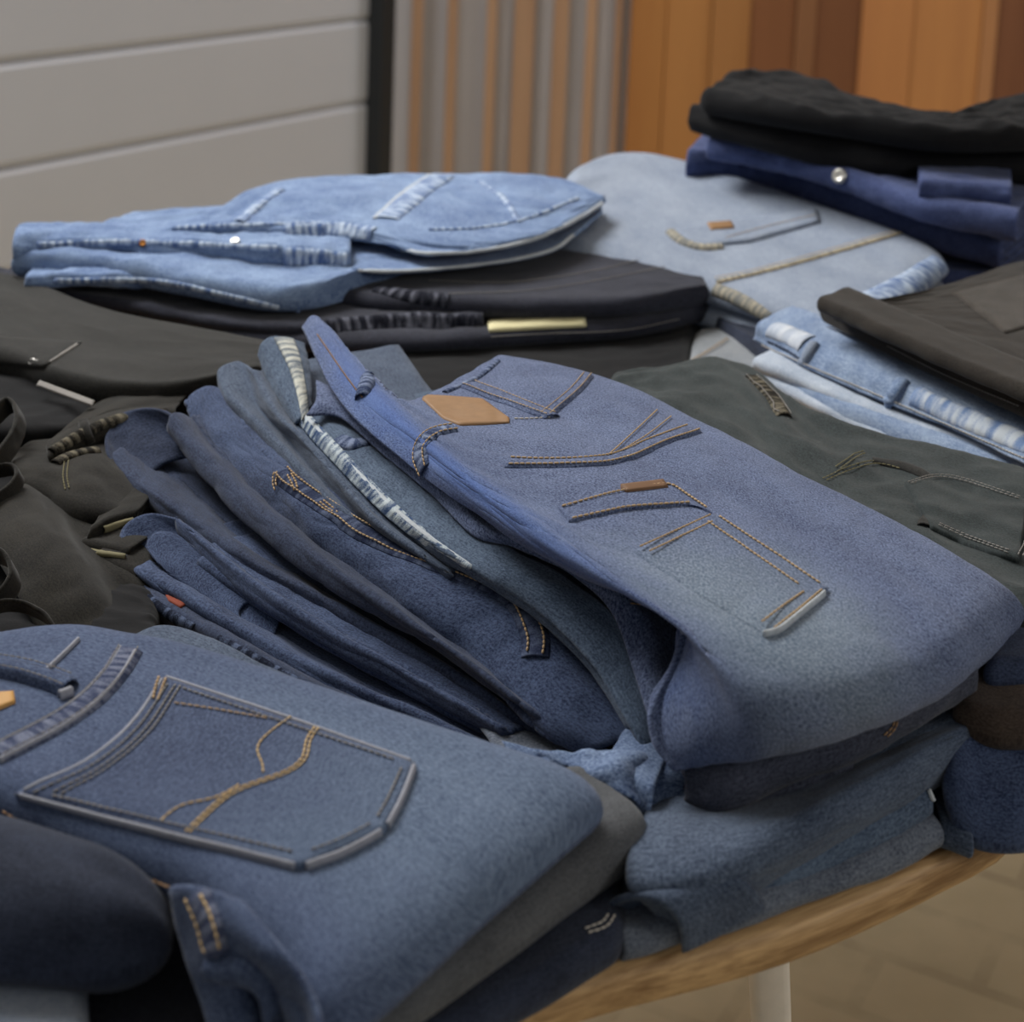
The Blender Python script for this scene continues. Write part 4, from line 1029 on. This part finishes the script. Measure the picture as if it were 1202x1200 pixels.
g.add(slab([(796, 456, .026), (850, 462, .026), (910, 468, .026)], [(814, 398, .030), (850, 396, .032), (884, 412, .030)], .028, amp=.002, seed=173))
g.stitch([[(802, 432), (830, 416), (858, 398)]], thread_tan, (0, .003), r=.0006, lift=.002)
g.finish()

g = Garment('folded_jeans', 'indigo jeans with a metal button under the black pair at the back right', 'jeans', d_royal, GR)
bk = (-.1, 1, 0)
g.add(hairpin([(806, 196, .150, .040), (880, 205, .142, .042), (960, 232, .132, .042), (1040, 260, .124, .040), (1110, 282, .116, .036), (1172, 302, .108, .030)], w=.25, seed=181, back=(.45, .9, 0), amp=.004, lu=.08, ecc=.8, layers=2))
g.add(hairpin([(830, 176, .182, .026), (900, 188, .178, .026), (980, 210, .172, .026), (1080, 246, .160, .030), (1192, 268, .150, .034)], w=.25, seed=183, back=(.45, .9, 0), amp=.003, ecc=1.0, layers=2))
g.add(hairpin([(1080, 222, .182, .022), (1130, 226, .18, .022), (1186, 232, .178, .022)], w=.2, seed=184, back=(.3, .95, 0), amp=.003, layers=2))
g.knob(986, 207, .009, metal, 'button', 'shiny metal button', .005)
g.finish()
g = Garment('folded_trousers', 'black trousers folded on top of the indigo jeans at the back right', 'trousers', d_black, GR)
g.add(hairpin([(808, 140, .215, .030), (880, 160, .208, .032), (960, 178, .200, .036), (1040, 192, .196, .036), (1100, 196, .192, .034), (1220, 200, .19, .034), (1320, 205, .19, .034)], w=.25, seed=191, back=(.3, .95, 0), amp=.004, lu=.1, ecc=.9))
g.add(slab([(820, 120, .240), (900, 135, .238), (1000, 150, .234), (1110, 165, .230), (1220, 165, .230), (1330, 165, .23)], [(850, 100, .246), (930, 102, .244), (1010, 122, .236), (1100, 146, .228), (1200, 128, .236), (1330, 130, .236)], .030, amp=.012, lu=.09, lv=.05, seed=193))
g.finish()
g = Garment('folded_jeans', 'dark indigo jeans cuff at the bottom of the back right pile beside brown trousers', 'jeans', d_royal, GR)
g.add(slab([(1060, 330, .070), (1150, 340, .070), (1340, 360, .070)], [(1090, 262, .074), (1180, 262, .074), (1340, 270, .074)], .034, amp=.003, seed=195, layers=2))
g.finish()

# ================================================================== back left stack
g = Garment('folded_jeans', 'light blue jeans with an open waist on top of the back left stack', 'jeans', d_light, GB)
g.add(slab([(8, 312, .098), (110, 318, .098), (210, 336, .096), (300, 354, .090), (360, 352, .090), (430, 332, .092)], [(150, 262, .106), (300, 250, .108), (480, 250, .110), (640, 262, .110)], .026, amp=.005, lu=.07, lv=.04, seed=201, r=.012))
g.add(sheet([[(200, 270, .118), (260, 242, .134), (322, 214, .146), (440, 206, .150), (560, 204, .151), (648, 208, .150), (708, 231, .142)],
             [(250, 272, .122), (320, 250, .134), (400, 238, .142), (500, 232, .144), (580, 236, .144), (650, 240, .142), (709, 233, .140)],
             [(330, 274, .122), (400, 268, .130), (450, 276, .130), (500, 282, .130), (580, 278, .132), (650, 262, .134), (711, 235, .138)],
             [(440, 284, .120), (468, 292, .121), (500, 298, .122), (540, 297, .122), (600, 288, .126), (660, 267, .130), (711, 237, .136)]], th=.003, amp=.004, lu=.08, lv=.05, seed=203))
g.add(sheet([[(415, 316, .106), (450, 320, .106), (520, 316, .107), (600, 306, .109), (650, 294, .111), (672, 278, .118), (706, 250, .126)],
             [(430, 300, .108), (470, 300, .108), (540, 296, .109), (610, 284, .111), (650, 272, .115), (690, 256, .122), (706, 246, .127)],
             [(450, 284, .110), (500, 280, .110), (570, 272, .112), (630, 262, .114), (660, 254, .118), (690, 248, .122), (704, 242, .127)]], th=.004, amp=.001, seed=205))
g.add(hairpin([(16, 296, .112, .030), (110, 292, .112, .026), (200, 298, .112, .026), (300, 304, .112, .026), (410, 308, .110, .024)], w=.045, seed=207, back=(-.1, 1, 0), amp=.005, lu=.05, ecc=1.0))
g.add(hairpin([(190, 277, .120, .010), (240, 276, .124, .018), (340, 276, .124, .018), (430, 276, .124, .020), (480, 290, .121, .016)], w=.035, seed=209, back=(-.05, 1, 0), amp=.004, lu=.03))
g.add(hairpin([(30, 332, .090, .012), (120, 330, .093, .014), (210, 334, .092, .014), (300, 350, .088, .014), (350, 360, .084, .012)], w=.04, seed=210, back=(-.05, 1, 0), amp=.004, lu=.04))
g.strip([(520, 206), (490, 226), (452, 258)], .03, .002, r_light, 'seam', 'worn yoke seam')
g.strip([(330, 222), (300, 244), (280, 262)], .012, .002, r_light, 'seam')
g.strip([(470, 293), (500, 298), (560, 295), (620, 283), (670, 262), (708, 238)], .0045, .0012, p_white, 'hem', 'whitened waist edge')
g.strip([(418, 318), (470, 319), (540, 314), (610, 304), (652, 292), (674, 276)], .004, .0012, p_white, 'hem', 'whitened waist edge')
g.strip([(330, 300), (370, 302), (410, 306)], .02, .002, r_light, 'seam')
g.strip([(330, 270), (390, 268), (440, 272)], .02, .002, r_light, 'seam')
g.strip([(500, 270), (560, 268), (620, 256), (680, 232)], .004, .0012, r_light, 'seam')
g.strip([(560, 212), (590, 232), (610, 262)], .006, .0012, r_light, 'seam')
g.strip([(505, 206), (474, 226), (438, 258)], .004, .0014, p_white, 'seam', 'whitened seam ridge')
g.strip([(40, 288), (150, 284), (250, 288), (330, 292)], .006, .0014, r_light, 'seam')
g.strip([(200, 268), (300, 264), (380, 262)], .005, .0012, r_light, 'seam')
g.strip([(60, 330), (180, 330), (260, 346), (330, 362)], .005, .0012, r_light, 'seam')
g.knob(168, 286, .004, brass, 'rivet', 'brass rivet', .003); g.knob(276, 284, .005, metal, 'button', 'metal button', .003)
g.finish()

g = Garment('folded_jeans', 'coal grey jeans under the light blue pair in the back left stack', 'jeans', d_coal, GB)
g.add(slab([(380, 352, .078), (460, 362, .078), (540, 364, .078), (640, 366, .078), (740, 362, .078), (832, 346, .078)], [(420, 296, .084), (560, 290, .086), (680, 286, .088), (760, 302, .086), (830, 334, .080)], .022, amp=.002, seed=211, edge=.002))
g.stitch([[(500, 330), (600, 332), (700, 318), (770, 300)], [(520, 346), (620, 342), (700, 330), (790, 312)]], thread_grey, (0,), r=.0006, lift=.001)
g.strip([(440, 338), (480, 346), (530, 352)], .022, .002, r_coal, 'seam', 'puckered seam')
g.finish()
g = Garment('folded_jeans', 'near black jeans with a cream waist label in the back left stack', 'jeans', d_coal, GB)
g.add(slab([(-30, 352, .058), (40, 362, .055), (150, 376, .055), (260, 398, .055), (370, 408, .055), (480, 408, .055), (560, 404, .055), (640, 398, .055), (740, 390, .056), (832, 368, .056)], [(-20, 318, .064), (60, 328, .062), (300, 340, .062), (560, 340, .062), (836, 340, .062)], .020, amp=.003, lu=.07, seed=221, edge=.002))
g.add(hairpin([(-10, 336, .072, .012), (46, 346, .070, .012), (150, 362, .068, .012), (260, 384, .066, .012), (360, 390, .066, .014), (470, 382, .067, .016), (566, 380, .067, .018)], w=.10, seed=223, back=(0, 1, 0), amp=.002, lu=.04))
g.strip([(380, 382), (440, 376), (500, 374), (562, 380)], .022, .002, r_coal, 'waistband', 'puckered waistband')
g.patch([(572, 377), (686, 371)], [(574, 390), (688, 384)], .003, cream, 'label', 'cream waist label', n=24, m=8)
g.stitch([[(574, 396), (640, 392), (730, 388), (800, 374)]], thread_grey, (0,), r=.0006)
g.finish()
g = Garment('folded_jeans', 'deep navy jeans rolled at the bottom of the back left stack', 'jeans', d_navy2, GB)
g.add(hairpin([(100, 392, .036, .026), (220, 410, .034, .030), (330, 420, .032, .034), (450, 432, .030, .036), (590, 440, .026, .036)], w=.18, seed=231, back=(.1, 1, 0), amp=.004, layers=2))
g.finish()
g = Garment('folded_trousers', 'black trousers at the bottom right of the back left stack under the label', 'trousers', d_black, GB)
g.add(slab([(430, 500, .024), (560, 510, .024), (690, 510, .024), (806, 462, .024)], [(430, 400, .024), (560, 390, .024), (700, 385, .024), (830, 380, .024)], .044, amp=.003, seed=233))
g.finish()

# ================================================================== dark heap at the left
g = Garment('folded_trousers', 'black washed trousers lying flat with a white zip pull at the far left', 'trousers', d_blackw, GL)
g.add(slab([(-120, 422, .066), (0, 430, .066), (60, 450, .066), (130, 466, .066), (210, 464, .064), (310, 444, .060)], [(-120, 322, .076), (0, 330, .076), (60, 350, .074), (140, 378, .070), (240, 398, .066), (330, 416, .060)], .024, amp=.002, lu=.12, lv=.08, seed=241, edge=.002))
g.patch([(-20, 395), (96, 402)], [(-20, 425), (52, 432)], .0022, d_blackw, 'pocket', 'pocket flap', n=20, m=12)
g.strip([(92, 404), (74, 416), (56, 428)], .0025, .0012, thread_grey, 'seam')
g.knob(38, 425, .0035, metal, 'rivet', 'pale rivet', .002); g.knob(46, 424, .003, metal, 'rivet', 'pale rivet', .002)
g.finish()
g = Garment('folded_trousers', 'matt black trousers with a pale zip slit below the flat black pair', 'trousers', d_black, GL)
g.add(slab([(-120, 520, .044), (20, 520, .044), (110, 512, .044), (230, 490, .044)], [(-120, 430, .048), (60, 440, .048), (240, 450, .046)], .024, amp=.004, seed=243))
g.part('zip', sheet([[(44, 452, .068), (78, 465, .068), (108, 476, .068)], [(47, 448, .070), (80, 460, .070), (110, 471, .070)]], amp=0), thread_grey, 'pale zip')
g.finish()
g = Garment('crumpled_trousers', 'faded black trousers with a worn folded waistband beside the navy loop', 'trousers', d_olive, GL)
g.add(sheet([[(57, 520, .060), (95, 498, .066), (140, 482, .068), (210, 474, .062)],
             [(56, 530, .062), (93, 508, .067), (136, 490, .069), (205, 482, .064)],
             [(60, 542, .056), (104, 522, .058), (150, 508, .060), (212, 500, .054)],
             [(66, 552, .042), (112, 540, .042), (160, 530, .042), (215, 525, .04)]], amp=.002, seed=251, ext=(.10, .06), exb=(.1, 1, 0)))
g.strip([(58, 532), (95, 510), (138, 492), (200, 484)], .010, .002, r_olive, 'waistband', 'worn waistband')
g.strip([(98, 496), (101, 508), (106, 520)], .008, .003, d_olive, 'belt_loop')
g.finish()
g = Garment('crumpled_trousers', 'olive black trousers with a fat rounded leg under the worn waistband', 'trousers', d_olive, GL)
g.add(sheet([[(14, 532, .046), (60, 530, .052), (108, 526, .056), (136, 548, .050), (170, 580, .040)],
             [(16, 546, .052), (60, 548, .056), (104, 556, .056), (134, 572, .050), (162, 592, .042)],
             [(18, 568, .046), (60, 578, .048), (100, 594, .047), (130, 606, .042), (158, 612, .036)],
             [(20, 592, .030), (60, 610, .028), (100, 630, .026), (150, 640, .018)]], amp=.003, seed=253, ext=(.06, .06), exb=(.3, .95, 0)))
g.strip([(62, 546), (84, 534), (118, 528)], .010, .002, r_olive, 'waistband', 'worn waistband')
g.stitch([[(76, 540), (74, 560), (78, 580)]], thread_olive, (0, .003), r=.0006)
g.finish()
g = Garment('crumpled_trousers', 'olive black trousers in a thick diagonal roll at the left edge', 'trousers', d_olive, GL)
g.add(sheet([[(34, 566, .040), (68, 598, .040), (98, 640, .034), (122, 672, .028), (150, 704, .018), (178, 742, .008)],
             [(24, 572, .052), (58, 606, .051), (86, 646, .044), (108, 680, .035), (134, 716, .022), (160, 752, .010)],
             [(0, 586, .056), (30, 622, .054), (58, 665, .046), (82, 702, .035), (106, 738, .022), (126, 772, .010)],
             [(-40, 610, .048), (-5, 655, .043), (25, 702, .034), (46, 738, .022), (62, 770, .012), (76, 796, .004)]], amp=.004, lu=.08, lv=.05, seed=261, ext=(.05, .04), exb=(.8, .6, 0)))
g.finish()
g = Garment('crumpled_trousers', 'black crumpled trousers filling the gap below the diagonal roll', 'trousers', d_black, GL)
g.add(slab([(-160, 820, .012), (0, 830, .012), (120, 810, .012), (190, 780, .012)], [(-160, 500, .012), (0, 480, .012), (120, 500, .012), (180, 640, .012)], .022, amp=.004, seed=271))
g.finish()
g = Garment('crumpled_trousers', 'dark grey trousers with pale seam ends beside the spiral roll', 'trousers', d_olive, GL)
g.add(hairpin([(104, 634, .036, .012), (126, 622, .038, .014), (160, 612, .038, .014)], w=.06, back=(.5, .85, 0), seed=281, layers=2))
g.add(hairpin([(94, 645, .030, .012), (120, 650, .030, .012), (150, 655, .030, .012)], w=.05, back=(.4, .9, 0), seed=284, amp=.002))
g.add(hairpin([(110, 668, .022, .024), (132, 680, .020, .024), (158, 690, .018, .02)], w=.05, back=(.4, .9, 0), seed=285, amp=.002))
g.strip([(96, 645), (120, 650), (146, 654)], .004, .0015, thread_olive, 'seam', 'pale seam')
g.strip([(122, 622), (140, 616), (156, 612)], .005, .0015, thread_olive, 'seam', 'pale seam')
g.finish()
def loops(label, specs):
    g = Garment('crumpled_trousers', label, 'trousers', d_olive, GL)
    for k, (pth, wd, lean) in enumerate(specs):
        g.add(roll_band(pth, wd, lean, seed=300 + k, amp=.001))
    g.finish()
loops('black trousers with an upright looped waistband at the left edge', [
    ([(-60, 575, .046), (-20, 568, .048), (8, 545, .054), (26, 515, .060), (27, 492, .066), (16, 483, .068), (0, 496, .066), (-24, 522, .06), (-60, 545, .056)], .016, (-.35, -.5, 1)),
    ([(-60, 606, .050), (-10, 598, .052), (14, 585, .054), (26, 568, .058), (18, 557, .060), (-10, 562, .058), (-60, 575, .056)], .012, (-.3, -.5, 1))])
loops('black trousers with a pale edged open waist just behind the near blue jeans', [
    ([(-60, 735, .040), (-20, 728, .042), (8, 712, .046), (22, 690, .052), (14, 668, .058), (-8, 660, .060), (-60, 664, .060)], .016, (-.2, -.5, 1)),
    ([(-40, 742, .044), (0, 718, .048), (36, 720, .046), (60, 734, .042), (72, 752, .036)], .010, (-.2, -.5, 1))])
